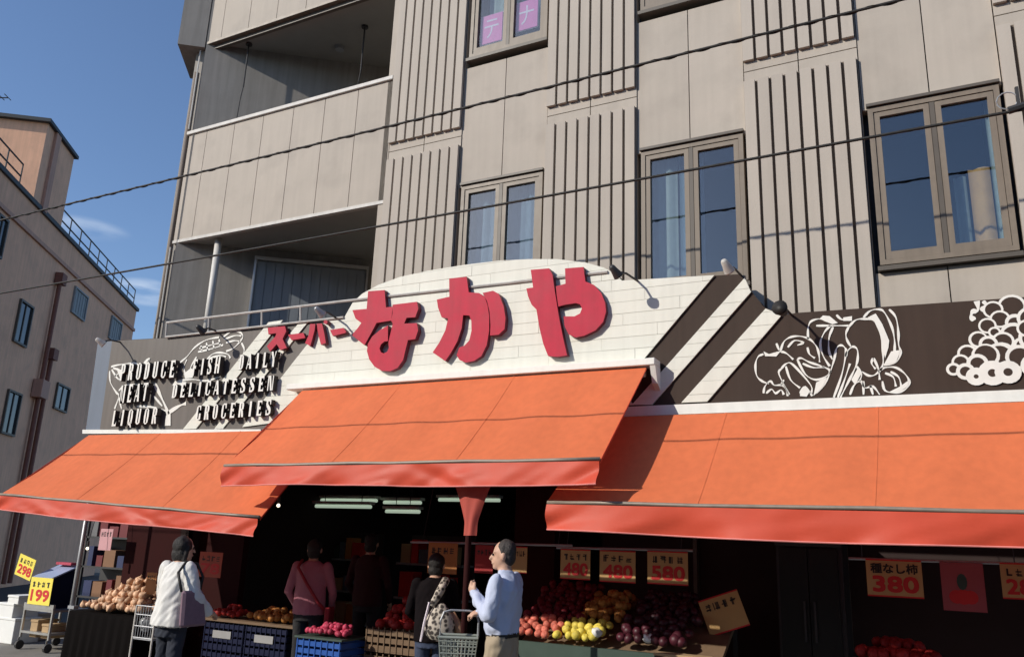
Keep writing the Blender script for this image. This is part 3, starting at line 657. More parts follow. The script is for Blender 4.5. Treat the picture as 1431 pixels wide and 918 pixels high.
lf1 = lambda L_: [(110+x/5.1, 440+y/5.1) for x, y in L_]; lf2 = lambda L_: [(250+x/5.1, 440+y/5.1) for x, y in L_]
m = MB()
for p in ([(235,370),(300,355),(400,345),(440,370)],[(225,400),(230,480),(270,550),(290,580),(260,670)],[(290,590),(310,670)],[(290,540),(340,500),(420,500),(420,540)],[(420,650),(550,660),(640,690)],[(540,580),(600,650)],[(240,390),(290,460),(330,420),(360,400)],[(450,490),(480,530),(510,490)],[(250,380),(300,400),(260,440)]): ribbon(m, lf1(p), .014, .010)
for p in ([(545,490),(590,580),(640,700),(640,790)],[(640,700),(720,650),(770,630)],[(470,350),(510,315),(480,370)]): ribbon(m, lf1(p), .028, .011)
fillp(m, lf1([(340,540),(350,505),(400,495),(425,520),(410,555)]), .012); fillp(m, lf1([(620,790),(625,720),(660,700),(660,790)]), .0125); fillp(m, lf1([(280,400),(330,380),(345,420),(300,450)]), .012)
m.build('animal_drawing', WHITEP, sign)
m = MB()
for p in ([(0,350),(60,300),(120,230),(200,180),(290,160)],[(320,160),(370,125),(430,120),(460,150),(440,190),(390,240),(340,260)],[(330,175),(400,150),(450,150)],[(340,200),(400,185),(440,190)],[(450,200),(470,250),(450,310)],[(200,330),(230,290),(280,270),(350,280),(370,310)],[(220,310),(300,290),(340,300)],[(60,450),(40,380),(60,320)],[(130,300),(90,370),(70,440)],[(150,240),(220,220),(300,200)],[(140,265),(230,245),(320,215)],[(160,220),(170,260)],[(200,200),(210,255)],[(245,185),(255,240)],[(290,175),(300,225)],[(0,470),(100,460),(200,470),(300,440)]): ribbon(m, lf2(p), .013, .010)
fillp(m, lf2([(40,420),(90,380),(130,400),(100,450),(50,455)]), .012); fillp(m, lf2([(60,480),(-20,470),(-40,500),(-10,525),(50,510)]), .012)
m.build('fish_drawing', WHITEP, sign)

# ------------------------------------------------------------------ spotlights on the sign's edge
def spot(px, py, foot, label, m=GREYMET, aim=(0, 1, -1), r=.042):
    """lamp head on an arm that starts at foot (pixel on the board)"""
    f = S(*foot); hd = at(px, py, SY-.36)
    t = thing('spotlight', f, label, 'spotlight', 'spotlights along the sign')
    a = MB(); mid = f.lerp(hd, .55)+Vector((0, 0, .03)); a.tube([f+Vector((0, .1, -.03)), f, mid, hd], .011, 6); a.build('arm', DKMET, t)
    d = Vector(aim).normalized(); h_ = MB(); h_.tube([hd-d*.075, hd-d*.06, hd-d*.015, hd+d*.045, hd+d*.055], [r*.45, r*.7, r*.85, r*1.15, r*1.2], 12); hh = h_.build('lamp_head', m, t, smooth=True)
    b_ = MB(); b_.tube([f+Vector((-.03, .03, -.02)), f+Vector((.03, .03, -.02))], .03, 8); b_.build('clamp', DKMET, t)
spot(860, 380, (893, 394), 'dark spotlight at the right end of the arched white sign top', DKMET, (.5, 1, -.9))
spot(447, 436, (472, 446), 'small grey spotlight beside the small red katakana', GREYMET, (.5, 1, -.8))
spot(281, 461, (303, 463), 'dark spotlight at the foot of the white drain pipe', DKMET, (.4, 1, -.8))
spot(141, 478, (168, 478), 'pale spotlight at the far left end of the brown sign', CAPMET, (.6, 1, -.7))
spot(1016, 373, (1036, 385), 'pale grey spotlight above the dark diagonal stripe', CAPMET, (.4, 1, -1))
spot(1092, 433, (1107, 441), 'round black spotlight above the vegetable drawing', BLK, (-.1, -1, .1), .055)

# ------------------------------------------------------------------ awnings
def awning(label, bl, br, fl, fr, vh, seed, tail=None, housing=None, sag=.035, segs=6):
    rnd = random.Random(seed)
    bl, br, fl, fr = map(Vector, (bl, br, fl, fr))
    t = thing('awning', ((bl+br)/2), label, 'awning', 'orange awnings over the shop front')
    nx, ny = 60, 16
    W = (br-bl).length
    vs = []
    for j in range(ny+1):
        v = j/ny
        for i in range(nx+1):
            u = i/nx; p = bl.lerp(br, u).lerp(fl.lerp(fr, u), v)
            s = -sag*math.sin(math.pi*v)*(.75+.25*math.sin(u*segs*2*math.pi)) - .006*math.sin(u*41+v*5)*v
            s += .011*noise.noise(Vector((u*W*1.1+v*1.5, v*2.2, seed)))+.006*noise.noise(Vector((u*W*3.2-v*3, v*1.2, seed+9)))*v
            vs.append(p+Vector((0, 0, s*(1 if 0 < j else 0))))
    fs = [(j*(nx+1)+i, j*(nx+1)+i+1, (j+1)*(nx+1)+i+1, (j+1)*(nx+1)+i) for j in range(ny) for i in range(nx)]
    o = MB().add(vs, fs).build('canopy', ORANGE, t, smooth=True)
    # sewn seams between the canvas widths
    ns = max(2, int(W/1.15))
    for q_ in range(1, ns):
        iq = round(nx*q_/ns); vv = []
        for j in range(ny+1):
            p = Vector(vs[j*(nx+1)+iq]); vv += [p+Vector((-.009, 0, .0035)), p+Vector((.009, 0, .0035))]
        MB().add(vv, [(2*j, 2*j+1, 2*j+3, 2*j+2) for j in range(ny)]).build('seam', ORANGE, t, smooth=True)
    # side hems: narrow turned-down strips
    for e0, e1 in ((bl, fl), (br, fr)):
        w_ = Vector((0, 0, -.03)); MB().prism([e0+Vector((0, 0, -.006)), e1+Vector((0, 0, -.006)), e1+w_, e0+w_*.6], (.004, 0, 0)).build('side_hem', REDV, t)
    fb = MB(); n = 10
    fb.tube([fl.lerp(fr, i/n)+Vector((0, -.012, -.004+ .004*math.sin(i*2.1))) for i in range(n+1)], .015, 8); fb.build('front_bar', mat('weathered_bar', (.26, .22, .18), .5, .2, 9, metal=.2), t, smooth=True)
    # valance with creases
    nx2, ny2 = 140, 8; vs = []
    cre = [(rnd.random(), rnd.uniform(.03, .14), rnd.uniform(-1, 1)*.03, rnd.uniform(-.5, .5)) for _ in range(9)]
    for j in range(ny2+1):
        v = j/ny2
        for i in range(nx2+1):
            u = i/nx2; p = fl.lerp(fr, u)+Vector((0, -.03, -.02))
            yo = 0
            for c_, w_, a_, sl_ in cre: yo += a_*math.exp(-((u-c_-sl_*(v-.5)*.35)/w_)**2)
            edge = max(0, 1-u/.08)+max(0, 1-(1-u)/.08)
            yo += .018*math.sin(u*W*6+seed)*v + .03*edge*math.sin(v*5+u*60)
            yo += .016*noise.noise(Vector((u*W*4.5+v*1.4, v*1.6, seed+3)))
            vs.append(p+Vector((0, -yo*(.25+v)-.02*v, -vh*v*(1+.05*math.sin(u*W*1.7+seed)) )))
    fs = [(j*(nx2+1)+i, j*(nx2+1)+i+1, (j+1)*(nx2+1)+i+1, (j+1)*(nx2+1)+i) for j in range(ny2) for i in range(nx2)]
    va = MB().add(vs, fs).build('valance', REDV, t, smooth=True)
    hm = MB(); hm.tube([Vector(vs[ny2*(nx2+1)+i]) for i in range(0, nx2+1, 2)], .006, 5); hm.build('hem', PINKC if 0 else mat('pink_hem', (.75, .25, .22), .5), va)
    # folding arms and roller
    rl = MB(); rl.tube([bl+Vector((.02, .03, -.045)), br+Vector((-.02, .03, -.045))], .035, 10); rl.build('roller', ALU, t, smooth=True)
    for u in (.1, .9):
        q0 = bl.lerp(br, u)+Vector((0, .05, -.12)); q2 = fl.lerp(fr, u)+Vector((0, .02, -.02)); el = q0.lerp(q2, .5)+Vector((.5 if u < .5 else -.5, 0, -.04))
        MB().tube([q0, el], .022, 8).build('folding_arm', DKMET, t); MB().tube([el, q2], .018, 8).build('folding_arm', DKMET, t)
    if housing:
        h0, h1 = housing
        MB().box((bl.x-h0, bl.y-.03, bl.z+.02), (br.x+h1, SY-.02, bl.z+.085)).build('housing', WHITEP, t, bevel=.006)
        for x in (br.x+h1-.05,): MB().prism([(x, bl.y-.02, bl.z+.019), (x, SY-.02, bl.z+.019), (x, SY-.02, bl.z-.19), (x, bl.y+.05, bl.z-.14)], (.05, 0, 0)).build('bracket', WHITEP, t)
    return t
cb = -.56; cf = -1.60
c_bl, c_br = at(422, 546, cb), at(903, 514, cb); c_fl, c_fr = at(315, 650, cf), at(839, 641, cf)
c_bl.z = c_br.z = (c_bl.z+c_br.z)/2
awning('orange middle awning over the shop entrance below the red letters', c_bl, c_br, c_fl, c_fr, .185, 3, housing=(.22, .09))
r_fl, r_fr = at(766, 701, -1.48), at(1428, 714, -1.48)
k = (3.2-r_fl.x)/(r_fr.x-r_fl.x); r_fr = r_fl.lerp(r_fr, k)
awning('long orange awning under the fruit drawings on the right', (r_fl.x+.02, -.50, 2.83), (3.2, -.50, 2.82), r_fl, r_fr, .208, 11, segs=8)
l_fl, l_fr = at(2, 690, -1.45), at(364, 722, -1.45)
awning('left orange awning under the English words', at(124, 608, -.50), Vector((l_fr.x+.0, -.50, 2.82)), l_fl, l_fr, .17, 5)
# red cloth tail tied round the post
tl = thing('hanging_cloth', at(655, 745, -1.52), 'red tapering cloth hanging below the middle awning', 'cloth')
m = MB(); n = 14; vs = []
for j in range(n+1):
    v = j/n; y = 676+72*v; hw = (27-18*min(1, v*1.35)**.8) if v < .8 else 9.0
    for i in range(13):
        u = i/12*2-1; p = at(661+u*hw-4*v, y, -1.52); vs.append(p+Vector((0, -.03*math.cos(u*1.57)+.006*math.sin(u*6+v*3), 0)))
m.add(vs, [(j*13+i, j*13+i+1, (j+1)*13+i+1, (j+1)*13+i) for j in range(n) for i in range(12)]); m.build('cloth', mat('red_cloth', (.62, .12, .09), .75, .06, 8, trans=.35), tl, smooth=True)
pb = at(655, 745, -1.2)
t = thing('awning_post', (pb.x, -1.2, 0), 'dark post behind the red hanging cloth', 'post')
MB().tube([(pb.x, -1.2, 0), (pb.x, -1.2, 2.35)], .028, 10).build('shaft', MAROON, t, smooth=True)
MB().box((pb.x-.08, -1.28, 0), (pb.x+.08, -1.12, .02)).build('base_plate', DKMET, t)
pq = at(100, 850, -.1)
t = thing('steel_post', (pq.x, -.1, 0), 'thin steel post beside the onion stand', 'post')
MB().tube([(pq.x, -.1, 0), (pq.x, -.1, 2.4)], .03, 10).build('shaft', GREYMET, t, smooth=True)
MB().box((pq.x-.07, -.17, 0), (pq.x+.07, -.03, .015)).build('base_plate', DKMET, t)
MB().box((pq.x-.035, -.135, .62), (pq.x+.09, -.065, .66)).build('bracket', GREYMET, t)

# ------------------------------------------------------------------ neighbouring building on the left
PD = Vector((-.6126, .7904, 0)); PN = Vector((.7904, .6126, 0)); PO = Vector((-23.65, 6.22, 0))
def pw(s, z, o=0): return PO + PD*s + PN*o + Vector((0, 0, z))
nb = thing('neighbouring_building', PO, 'mauve stucco building with rooftop rail and rusty drain pipes at the left edge', 'building')
def pbx(s0, s1, z0, z1, o0, o1, name, m, parent=None):
    c = [pw(s0, z0, o0), pw(s1, z0, o0), pw(s1, z0, o1), pw(s0, z0, o1)]
    return MB().prism(c, (0, 0, z1-z0)).build(name, m, parent or nb)
pbx(-9, 11.1, -.12, 10.85, -9, 0, 'wall', PINKW)
pbx(-9, 11.2, 10.85, 10.98, -9.1, .08, 'roof_edge', TEALR)
pbx(-9, 11.1, 9.93, 10.05, .001, .07, 'moulding', PINKT)
pbx(-.85, 1.5, 10.9, 13.45, -5, .01, 'stair_tower', PINKW)
pbx(-1.0, 1.6, 13.45, 13.56, -5.1, .12, 'tower_roof_edge', TEALR)
pbx(-.3, .05, 10.9, 13.45, .011, .10, 'tower_pilaster', PINKT)
for s0, s1 in ((1.6, 10.9), (-8.5, -1.6)):
    for z in (11.35, 11.72):
        MB().tube([pw(s0, z, -.12), pw(s1, z, -.12)], .025, 6).build('roof_rail', TEALR, nb)
    n = int((s1-s0)/.95)
    for i in range(n+1):
        s_ = s0+(s1-s0)*i/n; MB().tube([pw(s_, 10.98, -.12), pw(s_, 11.72, -.12)], .022, 6).build('rail_post', TEALR, nb)
def pwin(px, py, w, h, style):
    q = onP(px, py, PO, PN); s = (q-PO).dot(PD); z = q.z
    f = MB()
    for a in ((s-w/2-.06, s-w/2, z-h/2-.06, z+h/2+.06), (s+w/2, s+w/2+.06, z-h/2-.06, z+h/2+.06), (s-w/2, s+w/2, z+h/2, z+h/2+.06), (s-w/2, s+w/2, z-h/2-.06, z-h/2)):
        f.prism([pw(a[0], a[2], .002), pw(a[1], a[2], .002), pw(a[1], a[2], .07), pw(a[0], a[2], .07)], (0, 0, a[3]-a[2]))
    fo = f.build('window', SHUT if style else FRAMED, nb)
    if style == 2:
        pbx(s-w/2, s+w/2, z-h/2, z+h/2, .003, .03, 'shutter_sheet', SHUT, fo)
        for i in range(5): pbx(s-w/2+w*(i+.4)/5, s-w/2+w*(i+.55)/5, z-h/2+.02, z+h/2-.02, .031, .045, 'slat', SHUT, fo)
    else:
        pbx(s-w/2, s-.02, z-h/2, z+h/2, .006, .016, 'pane', MATS['window_glass_dark'], fo); pbx(s+.02, s+w/2, z-h/2, z+h/2, .006, .022, 'pane', MATS['window_glass_dark'] if style == 0 else FOAM, fo)
        pbx(s-.02, s+.02, z-h/2, z+h/2, .006, .04, 'sash_bar', FRAMED, fo)
mat('window_glass_dark', (.03, .035, .04), .08, spec=.7)
for a in ((31, 452, .85, 1.15, 0), (14, 577, .85, 1.15, 0), (85, 556, 1.1, .75, 0), (110, 425, 1.25, .8, 2), (160, 462, 1.3, .8, 2), (-2, 330, .5, 1.0, 0), (45, 690, .8, 1.0, 0)): pwin(*a)
for pts in (((78, 395), (45, 640)), ((66, 500), (36, 690))):
    a, c = onP(*pts[0], PO, PN), onP(*pts[1], PO, PN); s = (a-PO).dot(PD)
    MB().tube([pw(s, a.z, .12), pw(s, 0, .12)], .07, 8).build('drain_pipe', RUST, nb)
    pbx(s-.2, s+.2, a.z-.05, a.z+.3, .02, .25, 'pipe_hopper', RUST)
q = onP(50, 540, PO, PN); s = (q-PO).dot(PD); pbx(s-.3, s+.3, q.z-.35, q.z+.2, .02, .3, 'pipe_box', PINKT)
# television aerial on the roof behind
q = onP(-6, 137, PO+PN*-3, PN); t = thing('television_aerial', (q.x, q.y, 10.98), 'small dark television aerial against the sky at the left edge', 'aerial')
MB().tube([(q.x, q.y, 10.98), (q.x, q.y, q.z+.1)], .03, 6).build('mast', DKMET, t); MB().tube([q-RT*.5, q+RT*.42], .02, 6).build('boom', DKMET, t)
for i in range(4): MB().tube([q+RT*(.4-.22*i)-PD*.25, q+RT*(.4-.22*i)+PD*.25+Vector((0, 0, .05))], .014, 5).build('element', DKMET, t)

# ------------------------------------------------------------------ overhead cables
def cable(label, a, c, Y, r, x0, x1, spiral):
    A, B = at(*a, Y), at(*c, Y); pts = []
    for i in range(81):
        x = x0+(x1-x0)*i/80; u = (x-A.x)/(B.x-A.x); z = A.z+(B.z-A.z)*u + .00045*(x+5)**2 - .00045*(A.x+5)**2*(1-u) - .00045*(B.x+5)**2*u
        pts.append((x, Y, z))
    t = thing('overhead_cable', pts[40], label, 'cable', 'cables across the facade')
    MB().tube(pts, r, 6).build('core', RUBBER, t, smooth=True)
    if spiral:
        sp = []
        for i in range(900):
            x = -13+17*i/900; u = (x-A.x)/(B.x-A.x); z = A.z+(B.z-A.z)*u + .00045*(x+5)**2 - .00045*(A.x+5)**2*(1-u) - .00045*(B.x+5)**2*u
            sp.append((x, Y+.0115*math.cos(i*.42), z+.0115*math.sin(i*.42)-.003))
        MB().tube(sp, .007, 4).build('lashing_wire', RUBBER, t)
    return pts
cable('upper black cable crossing the top of the facade', (0, 308), (1260, 0), -1.65, .0115, -26, 16, True)
cable('lower black cable passing just above the red letters', (0, 410), (1420, 155), -2.9, .0088, -22, 14, False)
q = at(1424, 150, -2.9); t = thing('cable_clamp', q, 'small dark cable clamp with a wire loop at the right edge', 'clamp')
MB().tube([q-Vector((.05, 0, .01)), q+Vector((.06, 0, .01))], .022, 8).build('sleeve', DKMET, t)
MB().tube([q+Vector((.05*math.cos(a*.5)-.05, 0, .05+.05*math.sin(a*.5))) for a in range(13)], .004, 5).build('wire_loop', GREYMET, t)
MB().tube([q, q+Vector((0, 0, .12))], .01, 5).build('stem', DKMET, t)

# ------------------------------------------------------------------ produce
def fruit_mesh(name, m, prof, seed, n=10):
    rnd = random.Random(seed); vs = []; k = len(prof)
    for (r, z) in prof:
        for j in range(n):
            a = 2*math.pi*j/n; rr = r*(1+.05*math.sin(2*a+seed)+.03*rnd.uniform(-1, 1)); vs.append((rr*math.cos(a), rr*math.sin(a), z))
    fs = [(i*n+j, i*n+(j+1) % n, (i+1)*n+(j+1) % n, (i+1)*n+j) for i in range(k-1) for j in range(n)]
    return MB().add(vs, fs).build(name, m, None, smooth=True)
ROUND = [(.05, -.92), (.62, -.8), (.95, -.32), (1, .1), (.82, .58), (.45, .84), (.08, .78)]
BULBP = [(.06, -.85), (.6, -.72), (.98, -.2), (.95, .2), (.6, .62), (.25, .9), (.1, 1.25), (.05, 1.3)]
PEAR = [(.05, -.95), (.65, -.8), (.95, -.3), (.9, .15), (.6, .6), (.38, 1.0), (.08, 1.1)]
LONG = [(.05, -1.4), (.5, -1.1), (.7, -.3), (.7, .3), (.5, 1.1), (.05, 1.4)]
def pile(name, m, prof, r, pos, label, cat, group, seed):
    """pos: list of 3-D points"""
    rnd = random.Random(seed); protos = []
    for i, p in enumerate(pos):
        if i < 3:
            o = fruit_mesh(name, m, prof, seed+i); tag(o, label, cat, group); protos.append((o, ORG[o.name].copy()))
            src = o; off = protos[-1][1]
        else: src, off = protos[i % 3]; o = inst(src, (0, 0, 0))
        o.rotation_euler = (rnd.uniform(-.9, .9), rnd.uniform(-.9, .9), rnd.uniform(0, 6.28)); s = r*rnd.uniform(.86, 1.12)
        o.scale = (s*rnd.uniform(.92, 1.1), s*rnd.uniform(.92, 1.08), s*rnd.uniform(.88, 1.08)); o.location = Vector(p)
def mound(x0, x1, y0, y1, z0, h, r, seed, dens=1.0, ridge=.55):
    rnd = random.Random(seed); out = []; d = 1.72*r; z = z0+r*.9; lay = 0
    while z < z0+h:
        f = (z-z0)/h; sh = max(0, f-.1)
        xa, xb = x0+(x1-x0)*.42*sh, x1-(x1-x0)*.42*sh; ya, yb = y0+(y1-y0)*ridge*sh, y1-(y1-y0)*.15*sh
        yy = ya+r+(lay % 2)*r*.6
        row = 0
        while yy <= yb-r*.5 and row < (3 if lay else 4):
            xx = xa+r+((lay+row) % 2)*r*.85
            while xx <= xb-r*.5:
                if rnd.random() < dens: out.append((xx+rnd.uniform(-.2, .2)*r, yy+rnd.uniform(-.2, .2)*r, z+rnd.uniform(-.15, .15)*r))
                xx += d
            yy += d; row += 1
        z += 1.45*r; lay += 1
    return out
def bed(x0, x1, v0, v1, r, seed, lift=0, fy=lambda v: -.12+.87*v, fz=lambda v: .76+.44*v):
    rnd = random.Random(seed); out = []; v = v0; row = 0
    while v < v1:
        x = x0+(row % 2)*r
        while x < x1:
            out.append((x+rnd.uniform(-.25, .25)*r, fy(v)+rnd.uniform(-.2, .2)*r, fz(v)+r*.9+lift*rnd.uniform(.3, 1)+rnd.uniform(0, .3)*r)); x += 1.9*r
        v += 1.75*r/.97; row += 1
    return out
ONION = mat('onion_skin', (.60, .38, .24), .5, .22, 30, rand=.3)
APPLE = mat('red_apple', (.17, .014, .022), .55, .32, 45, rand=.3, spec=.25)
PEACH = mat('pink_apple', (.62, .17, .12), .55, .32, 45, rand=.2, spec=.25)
YPEAR = mat('yellow_pear', (.68, .56, .10), .55, .32, 45, rand=.15, spec=.25)
PERS = mat('orange_persimmon', (.46, .20, .05), .55, .32, 45, rand=.2, spec=.25)
PLUM = mat('dark_purple_grape', (.055, .008, .016), .5, .3, 20, rand=.3)
RADISH = mat('red_radish', (.45, .05, .10), .55, .32, 45, rand=.3, spec=.25)
TOMATO = mat('red_tomato', (.34, .025, .022), .55, .32, 45, rand=.2, spec=.25)

def draped_stand(name, label, x0, x1, y0, y1, z, m):
    t = thing(name, ((x0+x1)/2, y0, 0), label, 'stand')
    MB().box((x0, y0, z-.03), (x1, y1, z)).build('table_top', WOOD, t)
    n = 40; vs = []
    path = [(x0-.02+(x1-x0+.04)*i/n, y0-.03) for i in range(n+1)] + [(x1+.02, y0-.03+(y1-y0)*i/12) for i in range(1, 13)]
    for i, (x, y) in enumerate(path):
        w_ = .014*math.sin(i*1.3)+.008*math.sin(i*2.9)
        for zz, k_ in ((z+.012, 0), (z-.04, .3), (z*.5, .8), (.015, 1.3)): vs.append((x+(w_*k_ if i > n else 0), y-(w_*k_ if i <= n else 0)-.02*k_*(i <= n), zz))
    fs = [(i*4+j, i*4+4+j, i*4+5+j, i*4+1+j) for i in range(len(path)-1) for j in range(3)]
    MB().add(vs, fs).build('drape', m, t, smooth=True)
    MB().add([(x0-.02, y0-.03, z+.012), (x1+.02, y0-.03, z+.012), (x1+.02, y1, z+.012), (x0-.02, y1, z+.012)], [(0, 1, 2, 3)]).build('cover', m, t)
    for x in (x0+.04, x1-.04):
        for y in (y0+.04, y1-.04): MB().box((x-.02, y-.02, 0), (x+.02, y+.02, z-.031)).build('leg', DKMET, t)
    return t
ax, bx_ = at(101, 857, -.35).x, at(196, 857, -.35).x
draped_stand('produce_stand', 'stand under a black drape carrying the tan onions', ax, bx_, -.35, .32, .62, BLKCL)
pile('onion', ONION, BULBP, .052, mound(ax+.05, bx_-.03, -.33, .3, .632, .36, .052, 3), 'tan onion in the heap on the black draped stand', 'onion', 'onions on the draped stand', 21)
# slanted fruit display
fx0, fx1 = at(724, 895, -.1).x, at(1005, 905, -.1).x
t = thing('fruit_display', ((fx0+fx1)/2, 0, 0), 'slanting fruit stand with dark green tray edge behind the man', 'stand')
MB().prism([(fx0, -.14, .70), (fx0, .8, 1.17), (fx0, .8, 1.12), (fx0, -.14, .65)], (fx1-fx0, 0, 0)).build('sloping_bed', WOOD, t)
MB().box((fx0-.02, -.19, .60), (fx1-.55, -.141, .775)).build('tray_edge', GREENP, t)
MB().box((fx1-.54, -.19, .60), (fx1, -.141, .74)).build('tray_edge', DKMET, t)
MB().box((fx0, -.10, 0), (fx1, -.06, .62)).build('front_board', DKMET, t)
for x in (fx0+.03, fx1-.07):
    for y in (-.05, .72): MB().box((x, y, 0), (x+.04, y+.04, .68 if y < 0 else 1.08)).build('leg', DKMET, t)
X = lambda px, py, Y=0: at(px, py, Y).x
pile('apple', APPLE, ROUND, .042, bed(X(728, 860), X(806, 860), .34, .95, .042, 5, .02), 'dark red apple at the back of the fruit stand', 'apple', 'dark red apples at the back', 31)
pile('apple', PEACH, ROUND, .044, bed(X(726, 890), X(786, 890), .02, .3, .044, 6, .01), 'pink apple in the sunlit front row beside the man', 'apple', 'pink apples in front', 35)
pile('pear', YPEAR, ROUND, .046, bed(X(788, 892), X(846, 892), .02, .32, .046, 7, .01), 'yellow green pear in the sunlit front row', 'pear', 'yellow pears in front', 39)
pile('persimmon', PERS, ROUND, .043, bed(X(806, 870), X(862, 870), .36, .8, .043, 8, .05)+bed(X(815, 862), X(858, 862), .45, .75, .043, 9, .11), 'orange persimmon heaped behind the yellow pears', 'persimmon', 'persimmons behind the pears', 43)
pile('grape_bunch', PLUM, ROUND, .05, bed(X(872, 890), X(958, 890), .05, .95, .05, 10, .015), 'dark purple fruit in shade right of the pears', 'fruit', 'dark purple fruit', 47)
for i, (px_, py_, lab) in enumerate(((834, 884, 'white paper wrapped fruit next to the yellow pears'), (906, 892, 'white paper wrapped fruit among the dark purple fruit'))):
    p = at(px_, py_, -.1); m = MB(); rnd = random.Random(i)
    m.ball((p.x, p.y, p.z), (.05, .045, .04), 10, 7); o = m.build('wrapped_fruit', FOAM, None, smooth=True)
    for v in o.data.vertices: v.co *= 1+rnd.uniform(-.18, .2)
    tag(o, lab, 'fruit')
bx2 = MB().box((X(920, 910, -.2), -.34, .78), (X(996, 905, -.2), -.2, .80)); tag(bx2.build('cardboard_sheet', CARD), 'pale cardboard sheet at the front of the fruit stand', 'cardboard')
# red produce at the right
rx0, rx1 = X(1185, 905, -.1), X(1320, 905, -.1)
t = thing('produce_stand', ((rx0+rx1)/2, 0, 0), 'low dark stand with red tomatoes under the 380 price sheet', 'stand')
MB().box((rx0, -.25, .80), (rx1+.9, .45, .86)).build('table_top', DKMET, t)
for x in (rx0+.03, rx1+.83):
    for y in (-.2, .4): MB().box((x, y, 0), (x+.05, y+.05, .80)).build('leg', DKMET, t)
pile('tomato', TOMATO, ROUND, .045, mound(rx0+.03, rx1, -.23, .4, .86, .17, .045, 12), 'red tomato in the shaded heap under the 380 price sheet', 'tomato', 'tomatoes at the right', 51)
# tall refrigerator in the gloom at the right
qx0, qx1 = at(1085, 800, .7).x, at(1178, 800, .7).x
t = thing('refrigerator', ((qx0+qx1)/2, .9, 0), 'dim glass door refrigerator between the tilted card and the 380 sheet', 'refrigerator')
MB().box((qx0, .72, .02), (qx1, 1.16, 1.95)).build('cabinet', DKMET, t)
for i in range(2):
    a_ = qx0+.03+(qx1-qx0-.06)*i/2; c_ = a_+(qx1-qx0-.06)/2-.01
    d_ = MB().box((a_, .68, .3), (c_, .719, 1.72)).build('door', mat('fridge_door', (.022, .024, .023), .35, spec=.2), t)
    MB().box((c_-.05 if i == 0 else a_+.03, .655, .9), (c_-.03 if i == 0 else a_+.05, .679, 1.25)).build('handle', DKMET, d_)
MB().box((qx0, .66, 1.74), (qx1, .719, 1.95)).build('header_panel', mat('fridge_header', (.04, .045, .045), .6), t)
# crates
def crate(name, label, x0, x1, y0, y1, z0, z1, m, bars=5, tagm=None, group=None):
    t = thing(name, ((x0+x1)/2, (y0+y1)/2, z0), label, 'crate', group); e = .014
    MB().box((x0, y0, z0), (x1, y1, z0+e)).build('base', m, t)
    n = bars; hz = (z1-z0-e)/n
    for i in range(n):
        za = z0+e+.001+hz*i; zb_ = za+hz*.66
        for nm, a, c in (('slat', (x0, y0, za), (x1, y0+e, zb_)), ('slat', (x0, y1-e, za), (x1, y1, zb_)), ('slat', (x0, y0+e, za), (x0+e, y1-e, zb_)), ('slat', (x1-e, y0+e, za), (x1, y1-e, zb_))): MB().box(a, c).build(nm, m, t)
    k_ = max(3, int((x1-x0)/.075))
    for i in range(k_+1):
        x = x0+.008+(x1-x0-.028)*i/k_; MB().box((x, y0-.007, z0+.004), (x+.012, y0-.0005, z1)).build('upright', m, t)
    if tagm: MB().box((x0+(x1-x0)*.25, y0-.012, z0+(z1-z0)*.42), (x1-(x1-x0)*.3, y0-.0075, z0+(z1-z0)*.68)).build('paper_tag', tagm, t)
    return t
c0, c1 = X(420, 885, -.4), X(482, 885, -.4)
crate('plastic_crate', 'lower blue plastic crate in front of the shop entrance', c0, c1, -.45, -.02, .0, .31, BLUEP, 4)
crate('plastic_crate', 'upper blue plastic crate heaped with red radishes', c0, c1, -.45, -.02, .315, .625, BLUEP, 4)
MB0 = MB().box((c0-.02, -.47, .626), (c1+.02, 0, .645)); tag(MB0.build('tray_board', GREENP), 'flat green tray between the blue crate and the radishes', 'tray')
pile('radish', RADISH, ROUND, .032, mound(c0+.0, c1+.05, -.45, -.02, .646, .12, .032, 13), 'small red radish heaped on the blue crates', 'radish', 'radishes on the blue crates', 55)
w0_, w1_ = X(516, 870, -.1), X(576, 870, -.1)
for i, lab in enumerate(('lowest wooden slat crate below the red produce left of the woman with the bag', 'middle wooden slat crate below the red produce', 'topmost wooden slat crate filled with red produce')):
    crate('wooden_crate', lab, w0_, w1_+.1, -.15, .3, .26*i+.002, .26*i+.25, WOOD, 3)
pile('red_pepper', TOMATO, ROUND, .05, mound(w0_+.02, w1_+.08, -.13, .28, .72, .28, .05, 14), 'dark red apple heaped in the topmost wooden crate', 'apple', 'red fruit in the wooden crate', 59)
n0, n1 = X(288, 870, 0), X(346, 870, 0); n2 = n1+(n1-n0)*.98
for i in range(2):
    for j, (a, c) in enumerate(((n0, n1-.02), (n1, n2-.02))):
        crate('plastic_crate', ('upper ' if i else 'lower ')+'navy crate with paper tag '+('nearer the woman in white' if j == 0 else 'nearer the entrance'), a, c, -.02, .42, .325*i, .325*i+.32, NAVYP, 4, mat('dim_tag', (.3, .3, .3), .7))
tb = MB().box((n0-.05, -.06, .648), (n2+.1, .5, .675)); tag(tb.build('board', WOOD), 'plank on the navy crates carrying red and orange fruit', 'board')
pile('persimmon', PERS, ROUND, .042, mound(n1-.1, n2+.05, -.05, .3, .676, .13, .042, 15), 'orange persimmon on the plank above the navy crates', 'persimmon', 'persimmons on the plank', 63)
pile('tomato', TOMATO, ROUND, .04, mound(n0-.02, n1-.15, -.05, .3, .676, .12, .04, 16), 'red tomato beside the woman in white', 'tomato', 'tomatoes on the plank', 67)
